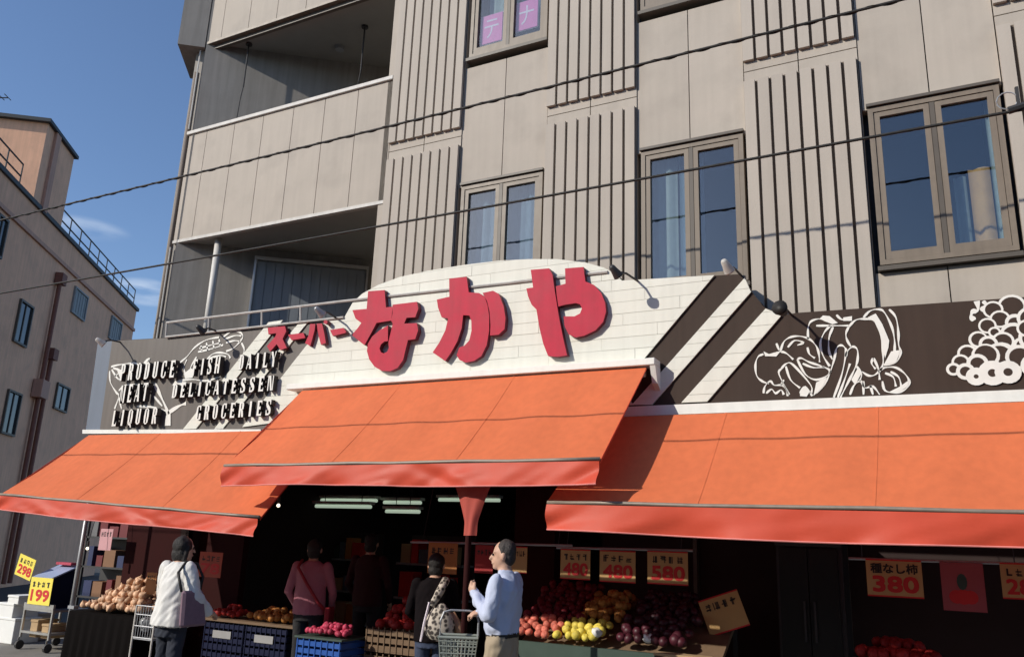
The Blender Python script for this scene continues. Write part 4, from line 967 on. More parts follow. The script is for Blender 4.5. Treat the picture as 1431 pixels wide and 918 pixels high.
# white-legged wire basket stand between the onions and the woman in white
t = thing('basket_stand', (X(212, 880, -.3), -.3, 0), 'white wire basket stand between the onions and the woman in white', 'stand')
s0, s1 = X(198, 880, -.3), X(226, 880, -.3); sy0, sy1 = -.42, .0
for x in (s0, s1):
    for y in (sy0, sy1): MB().tube([(x, y, 0), (x, y, .78)], .012, 8).build('leg', PIPEW, t)
for z in (.42, .55, .68, .78): MB().tube([(s0, sy0, z), (s1, sy0, z), (s1, sy1, z), (s0, sy1, z), (s0, sy0, z)], .007, 6).build('ring', GREYMET, t)
for i in range(1, 8):
    for y in (sy0, sy1): MB().tube([(s0+(s1-s0)*i/8, y, .42), (s0+(s1-s0)*i/8, y, .78)], .004, 5).build('wire', GREYMET, t)
MB().box((s0, sy0, .40), (s1, sy1, .415)).build('shelf', GREYMET, t)
m = MB(); rnd = random.Random(4)
for i in range(9): m.ball((s0+.05+(s1-s0-.1)*rnd.random(), sy0+.06+.3*rnd.random(), .47+.3*rnd.random()), (.07, .06, .06), 8, 6)
o = m.build('bagged_goods', mat('clear_bag', (.35, .37, .38), .25, .2, 25, spec=.7), None, smooth=True); o['kind'] = 'stuff'; tag(o, 'grey plastic bags heaped in the white wire basket', 'bags')

# ------------------------------------------------------------------ price cards and sheets
def card(px0, py0, px1, py1, Y, paper, label, big, small=True, border=None, tilt=0, bigm=None, name='price_card', rod=None):
    a, c = at(px0, py1, Y), at(px1, py0, Y); w, h = c.x-a.x, c.z-a.z
    cx_, cz = (a.x+c.x)/2, (a.z+c.z)/2; ux = Vector((math.cos(tilt), 0, math.sin(tilt))); uz = Vector((-math.sin(tilt), 0, math.cos(tilt)))
    ctr = Vector((cx_, Y, cz)); t = thing(name, ctr-uz*h/2, label, 'price card')
    MB().obox(ctr, ux*w/2, Vector((0, .003, 0)), uz*h/2).build('sheet', paper, t)
    ll = ctr-ux*w/2-uz*h/2
    if big:
        m = MB(); text_on(m, big, ll+ux*w*.1+uz*h*.12, ux, uz, w*.8, h*.4, (0, -.0045, 0), bold=w*.03); m.build('figures', bigm or INKR, t)
    if small:
        m = MB()
        if isinstance(small, str): text_on(m, small, ll+ux*w*.08+uz*h*.62, ux, uz, w*.84, h*.26, (0, -.0045, 0), bold=w*.012)
        else:
            rnd = random.Random(int(px0))
            for i in range(4):
                o_ = ll+ux*w*(.1+.21*i)+uz*h*.62
                for j in range(5):
                    u, v = rnd.uniform(0, .12)*w, rnd.uniform(0, .2)*h
                    if rnd.random() < .5: m.obox(o_+ux*(u*.3+w*.07)+uz*(v+h*.03)+Vector((0, -.0045-.0004*j, 0)), ux*w*.06, Vector((0, .0002, 0)), uz*h*.014)
                    else: m.obox(o_+ux*(u+w*.02)+uz*h*.12+Vector((0, -.0045-.0004*j, 0)), ux*w*.011, Vector((0, .0002, 0)), uz*h*.1)
        m.build('writing', INKK, t)
    if border:
        m = MB()
        for q, e1, e2 in ((ll+ux*w*.5+uz*h*.02, w*.5, h*.02), (ll+ux*w*.5+uz*h*.98, w*.5, h*.02)): MB().obox(q+Vector((0, -.004, 0)), ux*e1, Vector((0, .0004, 0)), uz*e2).build('border', border, t)
    return t
YB = -.30
card(597, 759, 640, 800, YB, WARMP, 'orange price sheet hanging above the woman with the bag', None, True)
card(663, 762, 690, 800, YB, mat('red_card', (.4, .04, .04), .7), 'red printed sheet between the post and the man', None, True, bigm=INKK)
card(714, 764, 737, 800, YB, CREAMP, 'cream price sheet partly hidden behind the man', None, True, INKR)
card(783, 768, 825, 808, YB, CREAMP, 'cream 480 price sheet nearest the man', '480', True, INKR)
card(838, 770, 888, 812, YB, CREAMP, 'cream 480 price sheet in the middle of the row over the fruit', '480', True, INKR)
card(905, 771, 961, 815, YB, CREAMP, 'cream 580 price sheet at the right of the row over the fruit', '580', True, INKR)
card(1213, 783, 1287, 832, YB, CREAMP, 'cream 380 price sheet hanging at the right', '380', '種なし柿', INKR)
pk = card(1319, 787, 1373, 852, YB, mat('dim_pink_paper', (.36, .08, .09), .7), 'pink poster with a red fruit picture beside the 380 price sheet', None, False, name='poster')
pc = at(1346, 830, YB); m = MB()
for dx, r_ in ((-.045, .05), (.05, .05), (0, .055)): m.ball((pc.x+dx, YB-.004, pc.z-.02), (r_, .0015, r_), 14, 6)
m.build('fruit_picture', INKR, pk); m = MB(); m.ball((pc.x, YB-.005, pc.z+.09), (.035, .0012, .06), 12, 6); m.build('leaf_picture', GREENP, pk)
card(1402, 788, 1462, 836, YB, CREAMP, 'cream price sheet cut by the right picture edge', '280', True, INKR)
card(983, 832, 1040, 880, .32, CREAMP, 'tilted price card standing at the end of the fruit stand', None, True, INKR, R(20))
card(276, 772, 312, 805, .1, mat('dim_red_card', (.45, .10, .06), .7), 'red and black price card behind the woman in white', '78', True)
card(202, 800, 220, 829, -.1, WARMP, 'small orange card above the wire basket stand', None, True)
card(137, 739, 159, 768, .3, mat('pale_pink_sheet', (.55, .30, .32), .7), 'pale pink sheet on the wall above the onions', None, True)
for i, (xa, ya, xb, yb_, lab) in enumerate(((574, 757, 800, 762, 'pale rod holding the price sheets near the man'), (778, 765, 968, 769, 'pale rod holding the 480 and 580 sheets'), (1186, 780, 1440, 788, 'pale rod holding the 380 price sheet'))):
    a, c = at(xa, ya, YB+.012), at(xb, yb_, YB+.012); t = thing('hanging_rod', a, lab, 'rod')
    MB().tube([a, c], .012, 6).build('rod', GREYMET, t)
    for p in (a.lerp(c, .08), a.lerp(c, .92)): MB().tube([p, p+Vector((0, .25, 2.62-p.z))], .004, 4).build('wire', DKMET, t)

# ------------------------------------------------------------------ trolley and boxes at the left
ty = .05; tx0, tx1 = X(30, 880, ty), X(70, 880, ty); td = .55
t = thing('steel_trolley', ((tx0+tx1)/2, ty+td/2, 0), 'steel trolley with yellow price cards beside the thin post', 'trolley')
for x in (tx0, tx1):
    for y in (ty, ty+td):
        MB().box((x-.014, y-.014, .16), (x+.014, y+.014, .62)).build('post', STEEL, t)
        w = MB(); w.tube([(x-.02, y, .06), (x+.02, y, .06)], .06, 14); wo = w.build('wheel', DKMET, t)
        MB().box((x-.03, y-.012, .05), (x-.024, y+.012, .16)).build('fork', STEEL, wo)
for z in (.22, .52): MB().box((tx0-.015, ty-.015, z), (tx1+.015, ty+td+.015, z+.03)).build('shelf', STEEL, t)
MB().box((tx0-.016, ty-.02, .55), (tx1+.016, ty-.016, .62)).build('lip', STEEL, t)
def foam_box(label, px0, py0, px1, py1, Y, d, m=FOAM):
    a, c = at(px0, py1, Y), at(px1, py0, Y); t = thing('foam_box', ((a.x+c.x)/2, Y+d/2, max(a.z, 0)), label, 'box', 'boxes around the trolley'); z0 = max(a.z, .002)
    MB().box((a.x, Y, z0), (c.x, Y+d, c.z-.035)).build('body', m, t, bevel=.006); MB().box((a.x-.008, Y-.008, c.z-.034), (c.x+.008, Y+d+.008, c.z)).build('lid', m, t, bevel=.006)
foam_box('cardboard box on the lower shelf of the trolley, left one', 40, 866, 54, 889, .1, .3, CARD)
foam_box('cardboard box on the lower shelf of the trolley, right one', 56, 872, 69, 891, .1, .3, CARD)
foam_box('white foam box standing lowest at the left edge', -14, 864, 22, 903, .25, .4)
foam_box('white foam box on top of the lowest one at the left edge', -6, 843, 20, 863, .25, .4)
foam_box('small white foam box tilted highest in the left stack', 10, 832, 27, 842.5, .25, .3)
foam_box('grey carton beside the trolley', 24, 857, 42, 898, .55, .4, mat('grey_carton', (.45, .42, .40), .85))
q0, q1 = at(48, 850, ty+.1), at(86, 785, ty+.1)
t = thing('display_box', ((q0.x+q1.x)/2, .3, .55), 'dark display box with a sloping blue white lid on the trolley', 'box')
MB().prism([(q0.x-.04, .1, .552), (q0.x-.04, .45, .552), (q0.x-.04, .45, 1.10), (q0.x-.04, .1, .95)], (.40, 0, 0)).build('body', NAVYP, t)
MB().prism([(q0.x-.06, .07, .942), (q0.x-.06, .47, 1.112), (q0.x-.06, .47, 1.132), (q0.x-.06, .07, .962)], (.44, 0, 0)).build('lid', mat('blue_white_lid', (.35, .42, .60), .3), t)
MB().box((q0.x+.0, .36, 1.135), (q0.x+.34, .46, 1.17)).build('red_packet', mat('red_packet', (.45, .06, .10), .5), t)
card(38, 808, 75, 843, ty-.03, YELP, 'yellow 199 price card on the front of the trolley', '199', True)
card(21, 778, 50, 806, ty+.05, YELP, 'tilted yellow price card behind the 199 card', '298', True, None, R(-12))
# dim shelf with bottles behind the trolley, in the shade of the shop's side
sx0, sx1 = -13.6, -10.5
t = thing('side_shelf', (-12, 2.2, 0), 'dim shelf of goods in the shade behind the trolley', 'shelf')
MB().box((sx0, 2.6, 0), (sx1, 2.66, 2.2)).build('back_board', DKMET, t)
for z in (.5, 1.0, 1.5): MB().box((sx0, 2.2, z), (sx1, 2.6, z+.03)).build('shelf_board', DKMET, t)
for x in (sx0, sx1-.04): MB().box((x, 2.2, 0), (x+.04, 2.24, 2.2)).build('upright', DKMET, t)
rnd = random.Random(9); cols = [mat('pack_red', (.14, .02, .025), .5), mat('pack_blue', (.02, .03, .09), .5), mat('pack_grey', (.14, .14, .145), .5), mat('pack_brown', (.2, .1, .05), .6)]
for z in (.53, 1.03, 1.53):
    x = sx0+.1
    while x < sx1-.3:
        w, h = rnd.uniform(.12, .3), rnd.uniform(.18, .38); o = MB().box((x, 2.24, z), (x+w, 2.5, z+h)).build('packet', rnd.choice(cols)); tag(o, 'packet standing on the dim shelf behind the trolley', 'packet', 'packets on the side shelf'); x += w+rnd.uniform(.02, .12)
# small lit lamps under the awnings
for px_, py_, Y, lab in ((389, 706, -.4, 'small lit bulb below the right end of the left awning'), (122, 766, .1, 'small lit bulb above the onions')):
    p = at(px_, py_, Y); t = thing('bulb', p, lab, 'lamp'); MB().ball(p, .02, 10, 8).build('globe', BULB, t, smooth=True); MB().tube([p+Vector((0, 0, .03)), p+Vector((0, 0, .1))], .018, 8).build('socket', DKMET, t); MB().tube([p+Vector((0, 0, .1)), p+Vector((0, .1, .7))], .005, 5).build('wire', DKMET, t)

# ------------------------------------------------------------------ people
from mathutils import noise
def person(label, loc, face, height, prims, hair, mats, voxel=.0095, folds=.006, extra=None):
    """prims in local space, facing -Y, 1.70 tall: ('c', p0, r0, p1, r1, mat) capsule, ('l', [(z, rx, ry, y0, x0)], mat) loft, ('e', c, (rx,ry,rz), mat)"""
    k = height/1.70; M_ = Matrix.Translation(Vector(loc)) @ Matrix.Rotation(face, 4, 'Z') @ Matrix.Scale(k, 4)
    t = thing('person', loc, label, 'person', 'people at the shop front')
    def mesh_of(pr, name, vox, fold):
        m = MB(); 
        for p in pr:
            if p[0] == 'c':
                a, r0, b_, r1 = Vector(p[1]), p[2], Vector(p[3]), p[4]; d = b_-a; L_ = max(d.length, 1e-4); d /= L_
                pts, rs = [], []
                for i in range(5): q = math.pi/2*(1-i/4); pts.append(a-d*r0*math.sin(q)); rs.append(max(r0*math.cos(q), .0008))
                for i in range(1, 5): q = math.pi/2*(i/4); pts.append(b_+d*r1*math.sin(q)); rs.append(max(r1*math.cos(q), .0008))
                pts.insert(5, b_); rs.insert(5, r1)
                m.tube(pts, rs, 14)
            elif p[0] == 'e': m.ball(p[1], p[2], 18, 12)
            else:
                rows = p[1]; n = 24; vs = []
                for (z, rx, ry, y0, x0) in rows:
                    for j in range(n): a = 2*math.pi*j/n; vs.append((x0+rx*math.cos(a), y0+ry*math.sin(a), z))
                fs = [(i*n+j, i*n+(j+1) % n, (i+1)*n+(j+1) % n, (i+1)*n+j) for i in range(len(rows)-1) for j in range(n)]
                fs += [list(range(n-1, -1, -1)), [(len(rows)-1)*n+j for j in range(n)]]; m.add(vs, fs)
        me = bpy.data.meshes.new('tmp'); me.from_pydata(m.v, [], m.f)
        bm = bmesh.new(); bm.from_mesh(me); bmesh.ops.remove_doubles(bm, verts=bm.verts, dist=1e-5); bmesh.ops.recalc_face_normals(bm, faces=bm.faces); bm.to_mesh(me); bm.free()
        o = bpy.data.objects.new('tmp', me); C.objects.link(o)
        md = o.modifiers.new('r', 'REMESH'); md.mode = 'VOXEL'; md.voxel_size = vox
        ms = o.modifiers.new('s', 'SMOOTH'); ms.iterations = 3; ms.factor = .5
        dg = bpy.context.evaluated_depsgraph_get(); e = o.evaluated_get(dg); out = bpy.data.meshes.new_from_object(e)
        bpy.data.objects.remove(o); bpy.data.meshes.remove(me)
        nv = len(out.vertices); co = np.empty(nv*3); out.vertices.foreach_get('co', co); co = co.reshape(-1, 3)
        names = []
        for p in pr:
            if p[-1] not in names: names.append(p[-1])
        best = np.full(nv, 9e9); idx = np.zeros(nv, int)
        for p in pr:
            if p[0] == 'c':
                a, b_ = np.array(p[1], float), np.array(p[3], float); d = b_-a; L2 = max(d@d, 1e-8); tt = np.clip(((co-a)@d)/L2, 0, 1)
                dist = np.linalg.norm(co-a-tt[:, None]*d, axis=1)-(p[2]+(p[4]-p[2])*tt)
            elif p[0] == 'e':
                q = (co-np.array(p[1]))/np.array(p[2]); dist = (np.linalg.norm(q, axis=1)-1)*min(p[2])
            else:
                zs = np.array([r[0] for r in p[1]]); od = np.argsort(zs); zz = co[:, 2]
                f = lambda c_: np.interp(zz, zs[od], np.array([r[c_] for r in p[1]])[od])
                q = np.hypot((co[:, 0]-f(4))/f(1), (co[:, 1]-f(3))/f(2)); dist = (q-1)*np.minimum(f(1), f(2))
                dist = np.maximum(dist, np.maximum(zs.min()-zz, zz-zs.max()))
            u = dist < best; best[u] = dist[u]; idx[u] = names.index(p[-1])
        out.materials.clear()
        for n_ in names: out.materials.append(mats[n_])
        mi = [int(np.bincount(idx[list(pl.vertices)]).argmax()) for pl in out.polygons]
        out.polygons.foreach_set('material_index', mi); out.polygons.foreach_set('use_smooth', [True]*len(out.polygons))
        cl = [i for i, n_ in enumerate(names) if n_ not in ('skin', 'shoe')]
        if fold:
            nr = [v.normal.copy() for v in out.vertices]
            for v in out.vertices:
                if idx[v.index] in cl:
                    q = v.co; f_ = noise.noise(Vector((q.x*13, q.y*13, q.z*4+7)))+.6*noise.noise(Vector((q.x*22+q.z*14, q.y*22, q.z*9)))
                    v.co += nr[v.index]*fold*f_
        out.transform(Matrix.Rotation(face, 4, 'Z') @ Matrix.Scale(k, 4)); out.name = name
        ob = bpy.data.objects.new(name, out); C.objects.link(ob); ob.parent = t; return ob
    body = mesh_of(prims, 'body', voxel, folds)
    if hair: mesh_of(hair, 'hair', .007, .008)
    return t, M_
def hand(p, d, curl, side, out_=None):
    """palm at p pointing along d (unit), fingers bending towards curl (unit), thumb on 'side' vector"""
    p, d, curl, side = Vector(p), Vector(d).normalized(), Vector(curl).normalized(), Vector(side).normalized()
    w = d.cross(curl).normalized()
    if w.dot(side) < 0: w = -w
    r = [('c', tuple(p), .026, tuple(p+d*.05), .027, 'skin'), ('c', tuple(p+w*.015), .022, tuple(p+d*.06+w*.018), .02, 'skin'), ('c', tuple(p-w*.015), .022, tuple(p+d*.055-w*.02), .018, 'skin')]
    for i, (o, L_) in enumerate(((.032, .062), (.011, .07), (-.011, .066), (-.032, .052))):
        a = p+d*.07+w*o; b_ = a+d*L_*.35+curl*L_*.25; c_ = b_+curl*L_*.5-d*.1*L_
        r += [('c', tuple(a), .0105, tuple(b_), .0098, 'skin'), ('c', tuple(b_), .0098, tuple(c_), .0085, 'skin')]
    a = p+w*.03+d*.01; b_ = a+w*.022+d*.03+curl*.012; r += [('c', tuple(a), .013, tuple(b_), .011, 'skin'), ('c', tuple(b_), .011, tuple(b_+d*.02+curl*.022-w*.006), .0095, 'skin')]
    return r
def head(tx=0, ty=-.01, tz=1.59, turn=0.0):
    rot = Matrix.Rotation(turn, 3, 'Z')
    def h(x, y, z): q = rot @ Vector((x, y, z)); return (q.x+tx, q.y+ty, q.z+tz)
    r = [('e', h(0, .005, .02), (.076, .088, .098), 'skin'), ('e', h(0, -.012, -.035), (.062, .07, .078), 'skin'), ('c', h(0, -.05, -.085), .028, h(0, -.06, -.09), .024, 'skin'),
         ('c', h(0, -.088, .005), .009, h(0, -.106, -.028), .013, 'skin'), ('c', h(-.02, -.086, -.06), .008, h(.02, -.086, -.06), .008, 'skin'),
         ('c', h(-.05, -.065, .028), .012, h(.05, -.065, .028), .012, 'skin'),
         ('e', h(.08, .012, -.008), (.012, .02, .032), 'skin'), ('e', h(-.08, .012, -.008), (.012, .02, .032), 'skin'), ('c', (0, .012, 1.42), .058, (tx*.8, ty+.015, tz-.08), .055, 'skin')]
    eyes = [h(.03, -.08, .006), h(-.03, -.08, .006)]
    return r, h, eyes
def legs(m, spread=.09, shoe='shoe', stride=0.0, r=(.092, .066, .05)):
    o = []
    for s in (-1, 1):
        f = stride*s; kx = s*spread
        o += [('c', (kx, 0, .92), r[0], (kx*1.05, -.02-f*.5, .50), r[1]+.004, m), ('c', (kx*1.05, -.02-f*.5, .50), r[1]+.002, (kx*1.08, .02-f, .10), r[2], m),
              ('c', (kx*1.08, .03-f, .045), .04, (kx*1.2, -.13-f, .035), .034, shoe)]
    return o
def arm(sx, el, wr, m, sleeve=1.0, rr=(.062, .048, .038), cuff=None):
    sh = (sx*.185, .01, 1.385); o = [('c', sh, rr[0], el, rr[1], m)]
    if sleeve >= 1: o.append(('c', el, rr[1], wr, rr[2], m))
    else: o.append(('c', el, .04, wr, .028, 'skin'))
    return o
def eyes_on(t, M_, eyes):
    for e in eyes:
        p = M_ @ Vector(e); MB().ball(p, .0095, 8, 6).build('eye', EYE, t, smooth=True)
rtv = Vector((math.cos(YAW), -math.sin(YAW), 0)); fwv = Vector((math.sin(YAW), math.cos(YAW), 0))
def facing(a, b_):                                        # a along picture-right, b_ away from the camera
    d = rtv*a+fwv*b_; return math.atan2(d.x, -d.y)

# --- man in a pale blue shirt with a shopping basket
mp_ = CAM+ray(707, 757)*6.62
hd, hf, ey = head(0, -.02, 1.585, .25)
torso = ('l', [(.97, .165, .118, 0, 0), (1.03, .185, .137, -.01, 0), (1.11, .18, .134, -.012, 0), (1.2, .18, .13, 0, 0), (1.32, .195, .125, .012, 0), (1.39, .165, .10, .015, 0), (1.44, .09, .075, .015, 0)], 'shirt')
wl_, wr_ = (.07, -.23, 1.28), (-.12, -.26, 1.12)
pr = hd+[torso, ('l', [(.80, .175, .128, 0, 0), (.99, .168, .122, 0, 0)], 'pants'), ('l', [(.965, .172, .127, 0, 0), (1.0, .173, .128, 0, 0)], 'belt'), ('l', [(1.42, .085, .075, .012, 0), (1.47, .068, .066, .01, 0)], 'shirt')] \
   + legs('pants', stride=.05, r=(.1, .075, .06)) + arm(1, (.25, -.02, 1.13), wl_, 'shirt', rr=(.066, .055, .042)) + arm(-1, (-.25, -.0, 1.12), wr_, 'shirt', rr=(.066, .055, .042)) \
   + hand(wl_, (-.2, -.6, .6), (-.6, .3, .3), (0, -.3, 1)) + hand(wr_, (.05, -1, -.2), (0, -.1, -1), (1, 0, 0))
hair = [('e', hf(0, .028, .045), (.086, .084, .088), 'hair'), ('e', hf(0, .055, -.015), (.074, .05, .07), 'hair'), ('c', hf(-.07, .01, .06), .022, hf(-.076, 0, .02), .012, 'hair'), ('c', hf(.07, .01, .06), .022, hf(.076, 0, .02), .012, 'hair')]
t, M_ = person('man in a pale blue shirt and khaki trousers holding a shopping basket', (mp_.x, mp_.y, 0), facing(-.93, .40), 1.68, pr, hair,
    dict(skin=SKIN, shirt=mat('pale_blue_shirt', (.50, .55, .70), .8, .06, 10, .35, 28), pants=mat('khaki', (.36, .29, .20), .85, .08, 12), belt=BLK, shoe=DKMET, hair=HAIRG), folds=.016)
eyes_on(t, M_, ey)
# basket hanging from his hand
hb = M_ @ Vector((-.11, -.36, 1.115)); bw, bd, bh = .31, .22, .24
bx0 = rtv*-1; ctr = hb - Vector((0, 0, .185)) + bx0*.07
t = thing('shopping_basket', ctr-Vector((0, 0, bh)), 'grey green plastic shopping basket hanging from the man\'s hand', 'basket')
U, V_ = rtv, fwv
def bp_(u, v, z): k_ = 1-.16*(1-z); return ctr+U*(u*bw/2*k_)+V_*(v*bd/2*k_)+Vector((0, 0, (z-1)*bh))
MB().tube([bp_(-1, -1, 1), bp_(1, -1, 1), bp_(1, 1, 1), bp_(-1, 1, 1), bp_(-1, -1, 1)], .013, 6).build('rim', BASKET, t)
MB().add([bp_(-1, -1, 0), bp_(1, -1, 0), bp_(1, 1, 0), bp_(-1, 1, 0)], [(0, 1, 2, 3)]).build('base', BASKET, t)
for z in (.05, .28, .5, .72, .88): MB().tube([bp_(-1, -1, z), bp_(1, -1, z), bp_(1, 1, z), bp_(-1, 1, z), bp_(-1, -1, z)], .006, 5).build('ring', BASKET, t)
for i in range(11):
    u = -1+2*i/10
    for v in (-1, 1): MB().tube([bp_(u, v, 0), bp_(u, v, 1)], .005, 4).build('rib', BASKET, t)
for i in range(1, 8):
    v = -1+2*i/8
    for u in (-1, 1): MB().tube([bp_(u, v, 0), bp_(u, v, 1)], .005, 4).build('rib', BASKET, t)
top = hb-Vector((0, 0, .01)); e0, e1 = bp_(-1, 0, 1), bp_(1, 0, 1)
MB().tube([e0, e0+Vector((0, 0, .12)), e0.lerp(e1, .08)+Vector((0, 0, .185)), e0.lerp(e1, .25)+Vector((0, 0, .20)), e0.lerp(e1, .75)+Vector((0, 0, .20)), e0.lerp(e1, .92)+Vector((0, 0, .185)), e1+Vector((0, 0, .12)), e1], .009, 6).build('handle', GREYMET, t)

# --- woman in a loose white blouse
mp_ = CAM+ray(256, 754)*7.75
hd, hf, ey = head(.0, -.03, 1.575, -.25)
torso = ('l', [(.86, .225, .165, .02, 0), (.92, .218, .16, .02, 0), (1.02, .205, .15, .012, 0), (1.15, .192, .14, .01, 0), (1.28, .188, .125, .012, 0), (1.38, .165, .10, .012, 0), (1.45, .08, .07, .01, 0)], 'shirt')
pr = hd+[torso, ('l', [(.76, .16, .13, .01, 0), (.92, .16, .125, .01, 0)], 'pants')]+legs('pants', stride=.02)+arm(-1, (-.285, -.0, 1.14), (-.25, -.2, 1.0), 'shirt', rr=(.075, .07, .058))+arm(1, (.27, -.06, 1.12), (.2, -.28, 1.0), 'shirt', rr=(.075, .07, .058)) \
   + hand((-.245, -.23, .985), (.1, -1, -.3), (.3, -.1, -1), (1, 0, 0)) + hand((.19, -.31, .99), (-.1, -1, -.2), (-.3, 0, -1), (-1, 0, 0))
hair = [('e', hf(0, .025, .03), (.093, .092, .10), 'hair'), ('e', hf(0, .05, -.05), (.088, .062, .09), 'hair'), ('c', hf(-.075, 0, .02), .028, hf(-.07, .02, -.1), .025, 'hair'), ('c', hf(.075, 0, .02), .028, hf(.07, .02, -.1), .025, 'hair')]
t, M_ = person('woman with dark hair in a loose white blouse and dark jeans', (mp_.x, mp_.y, 0), facing(.55, .83), 1.62, pr, hair,
    dict(skin=SKIN, shirt=mat('white_blouse', (.78, .77, .74), .85, .03, 10, trans=.1), pants=mat('dark_jeans', (.025, .03, .045), .85, .15, 30), shoe=DKMET, hair=HAIRK), folds=.014)
eyes_on(t, M_, ey)
tb_ = thing('tote_bag', M_ @ Vector((-.24, .1, .88)), 'mauve tote bag hanging from the shoulder of the woman in white', 'bag')
mv = mat('mauve_cloth', (.22, .14, .17), .85, .12, 20)
m = MB(); pts = [(-.25, -.08, 1.2), (-.29, .17, 1.2), (-.36, .2, .88), (-.31, -.12, .88)]
m.prism([M_ @ Vector(p) for p in pts], (M_.to_3x3() @ Vector((-.06, -.01, 0)))); m.build('bag_body', mv, tb_, bevel=.02)
MB().tube([M_ @ Vector(p) for p in ((-.28, -.06, 1.19), (-.25, -.10, 1.32), (-.19, -.06, 1.445), (-.165, .05, 1.46), (-.20, .15, 1.36), (-.29, .15, 1.19))], .013, 6).build('strap', BLK, tb_, smooth=True)

# --- woman in dark clothes with a patterned bag
mp_ = CAM+ray(610, 776)*7.9
hd, hf, ey = head(0, -.04, 1.575, .0)
dark = mat('dark_jacket', (.008, .006, .007), .95, .2, 20, spec=.08)
torso = ('l', [(.82, .19, .14, 0, 0), (.95, .19, .145, 0, 0), (1.15, .185, .14, .01, 0), (1.3, .19, .125, .02, 0), (1.39, .16, .10, .02, 0), (1.45, .08, .07, .01, 0)], 'shirt')
pr = hd+[torso, ('l', [(.76, .165, .125, 0, 0), (.9, .165, .125, 0, 0)], 'pants')]+legs('pants', stride=.03)+arm(-1, (-.26, -.02, 1.1), (-.2, -.22, 1.0), 'shirt')+arm(1, (.26, -.02, 1.1), (.2, -.24, 1.0), 'shirt')+hand((-.2, -.25, .99), (.1, -1, -.2), (.2, 0, -1), (1, 0, 0))+hand((.2, -.27, .99), (-.1, -1, -.2), (-.2, 0, -1), (-1, 0, 0))
hair = [('e', hf(0, .025, .03), (.092, .09, .098), 'hair'), ('e', hf(0, .05, -.05), (.08, .055, .07), 'hair')]
t, M_ = person('woman in dark clothes bending over the red produce with a patterned bag', (mp_.x, mp_.y, 0), facing(.1, 1), 1.55, pr, hair, dict(skin=SKIN, shirt=dark, pants=mat('blue_jeans', (.04, .055, .10), .85, .15, 30), shoe=DKMET, hair=HAIRK))
eyes_on(t, M_, ey)
tb_ = thing('patterned_bag', M_ @ Vector((-.14, .17, .85)), 'beige patterned shoulder bag on the back of the woman in dark clothes', 'bag')
def patmat():
    m_ = mat('patterned_cloth', (.42, .36, .30), .85, .25, 30); n_, l_ = m_.node_tree.nodes, m_.node_tree.links; v_ = n_.new('ShaderNodeTexVoronoi'); v_.inputs['Scale'].default_value = 26
    gp_ = n_.new('ShaderNodeNewGeometry'); l_.new(gp_.outputs['Position'], v_.inputs['Vector']); r_ = n_.new('ShaderNodeValToRGB'); r_.color_ramp.elements[0].color = (.06, .05, .045, 1); r_.color_ramp.elements[1].color = (.58, .52, .44, 1); r_.color_ramp.elements[0].position = .38; r_.color_ramp.elements[1].position = .6
    l_.new(v_.outputs['Distance'], r_.inputs[0]); l_.new(r_.outputs[0], n_['Principled BSDF'].inputs['Base Color']); return m_
PAT = patmat(); m = MB()
m.ball((0, 0, 0), (.15, .085, .19), 16, 12); rm = M_.to_3x3()
m.v = [M_ @ Vector((-.11, .19, 1.03)) + rm @ Vector((v.x*(1-.35*v.z/.19), v.y, v.z)) for v in m.v]; m.build('bag_body', PAT, tb_, smooth=True)
m = MB(); m.tube([M_ @ Vector(p) for p in ((-.02, .22, 1.18), (-.09, .19, 1.32), (-.13, .10, 1.43), (-.12, -.02, 1.42))], [.035, .04, .04, .035], 8); m.build('strap', PAT, tb_, smooth=True)
m = MB(); m.tube([M_ @ Vector(p) for p in ((-.22, .16, 1.12), (-.30, .15, .98), (-.35, .14, .90))], [.03, .045, .035], 8); m.build('side_flap', mat('tan_leather', (.36, .21, .13), .6), tb_, smooth=True)
MB().tube([M_ @ Vector(p) for p in ((.0, .25, 1.22), (.04, .25, 1.02), (.07, .23, .84))], .011, 6).build('hanging_strap', PALE, tb_)

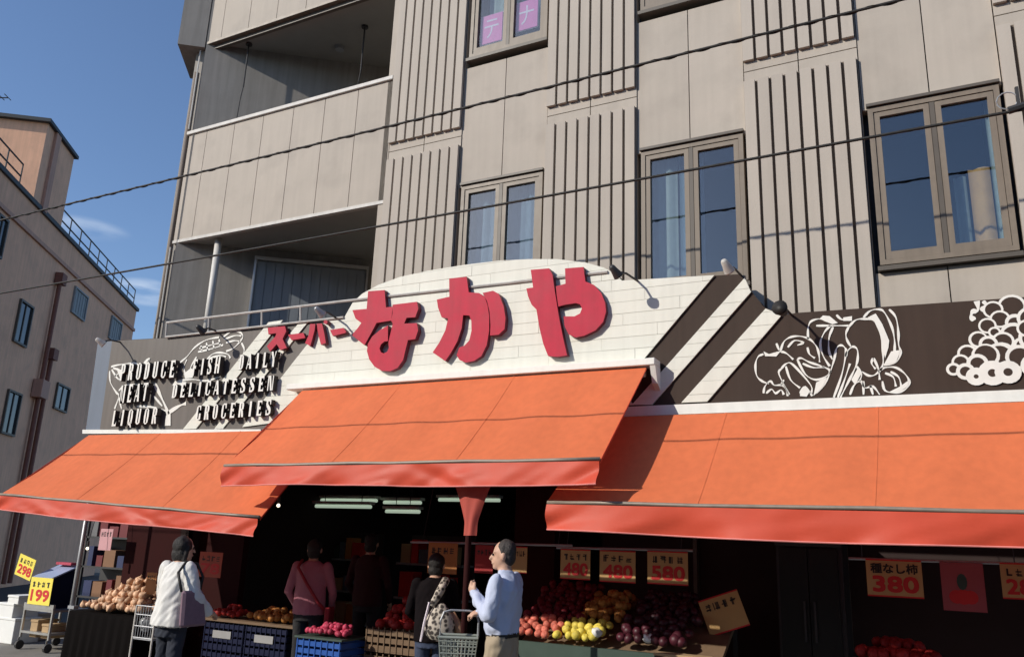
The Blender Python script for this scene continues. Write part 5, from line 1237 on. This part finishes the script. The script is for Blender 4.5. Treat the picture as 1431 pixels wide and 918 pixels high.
# --- woman in pink at the entrance and a figure deep in the shop
def simple(label, px, py, depth, hgt, face, shirt, pants):
    mp_ = CAM+ray(px, py)*depth; hd, hf, ey = head(0, -.02, 1.58, .1)
    pr = hd+[('l', [(.86, .19, .14, 0, 0), (1.0, .188, .135, 0, 0), (1.2, .18, .13, 0, 0), (1.32, .19, .12, .01, 0), (1.4, .16, .1, .012, 0), (1.45, .08, .07, .01, 0)], 'shirt'), ('l', [(.78, .165, .125, 0, 0), (.92, .165, .125, 0, 0)], 'pants')]+legs('pants')+arm(-1, (-.27, 0, 1.1), (-.23, -.14, .92), 'shirt')+arm(1, (.27, 0, 1.1), (.22, -.16, .94), 'shirt')+hand((-.22, -.17, .90), (0, -.6, -.8), (.4, 0, -.4), (1, 0, 0))+hand((.21, -.19, .92), (0, -.6, -.8), (-.4, 0, -.4), (-1, 0, 0))
    hair = [('e', hf(0, .025, .035), (.09, .09, .095), 'hair'), ('e', hf(0, .05, -.04), (.08, .055, .07), 'hair')]
    t, M_ = person(label, (mp_.x, mp_.y, 0), face, hgt, pr, hair, dict(skin=SKIN, shirt=shirt, pants=pants, shoe=DKMET, hair=HAIRK)); eyes_on(t, M_, ey); return t, M_
t, M_ = simple('woman in a pink shirt seen from behind at the shop entrance', 441, 752, 9.4, 1.63, facing(.1, 1), mat('pink_shirt', (.42, .16, .20), .85, .05), mat('black_trousers', (.02, .02, .022), .9))
sb = thing('shoulder_strap_bag', M_ @ Vector((-.2, .1, .95)), 'red strapped bag across the back of the woman in pink', 'bag')
MB().tube([M_ @ Vector(p) for p in ((.12, .04, 1.46), (.13, .145, 1.38), (.0, .165, 1.2), (-.15, .15, 1.0), (-.205, .1, .93))], .018, 6).build('strap', mat('crimson_strap', (.30, .02, .03), .7), sb, smooth=True)
MB().obox(M_ @ Vector((-.26, .03, .86)), M_.to_3x3() @ Vector((.03, 0, 0)), M_.to_3x3() @ Vector((0, .1, 0)), Vector((0, 0, .08))).build('pouch', mat('crimson_strap', (.3, .02, .03)), sb, bevel=.01)
simple('dim figure in maroon standing deep inside the entrance', 520, 746, 10.3, 1.72, facing(.3, 1), mat('maroon_top', (.035, .007, .009), .9), mat('black_trousers', (.02, .02, .022)))
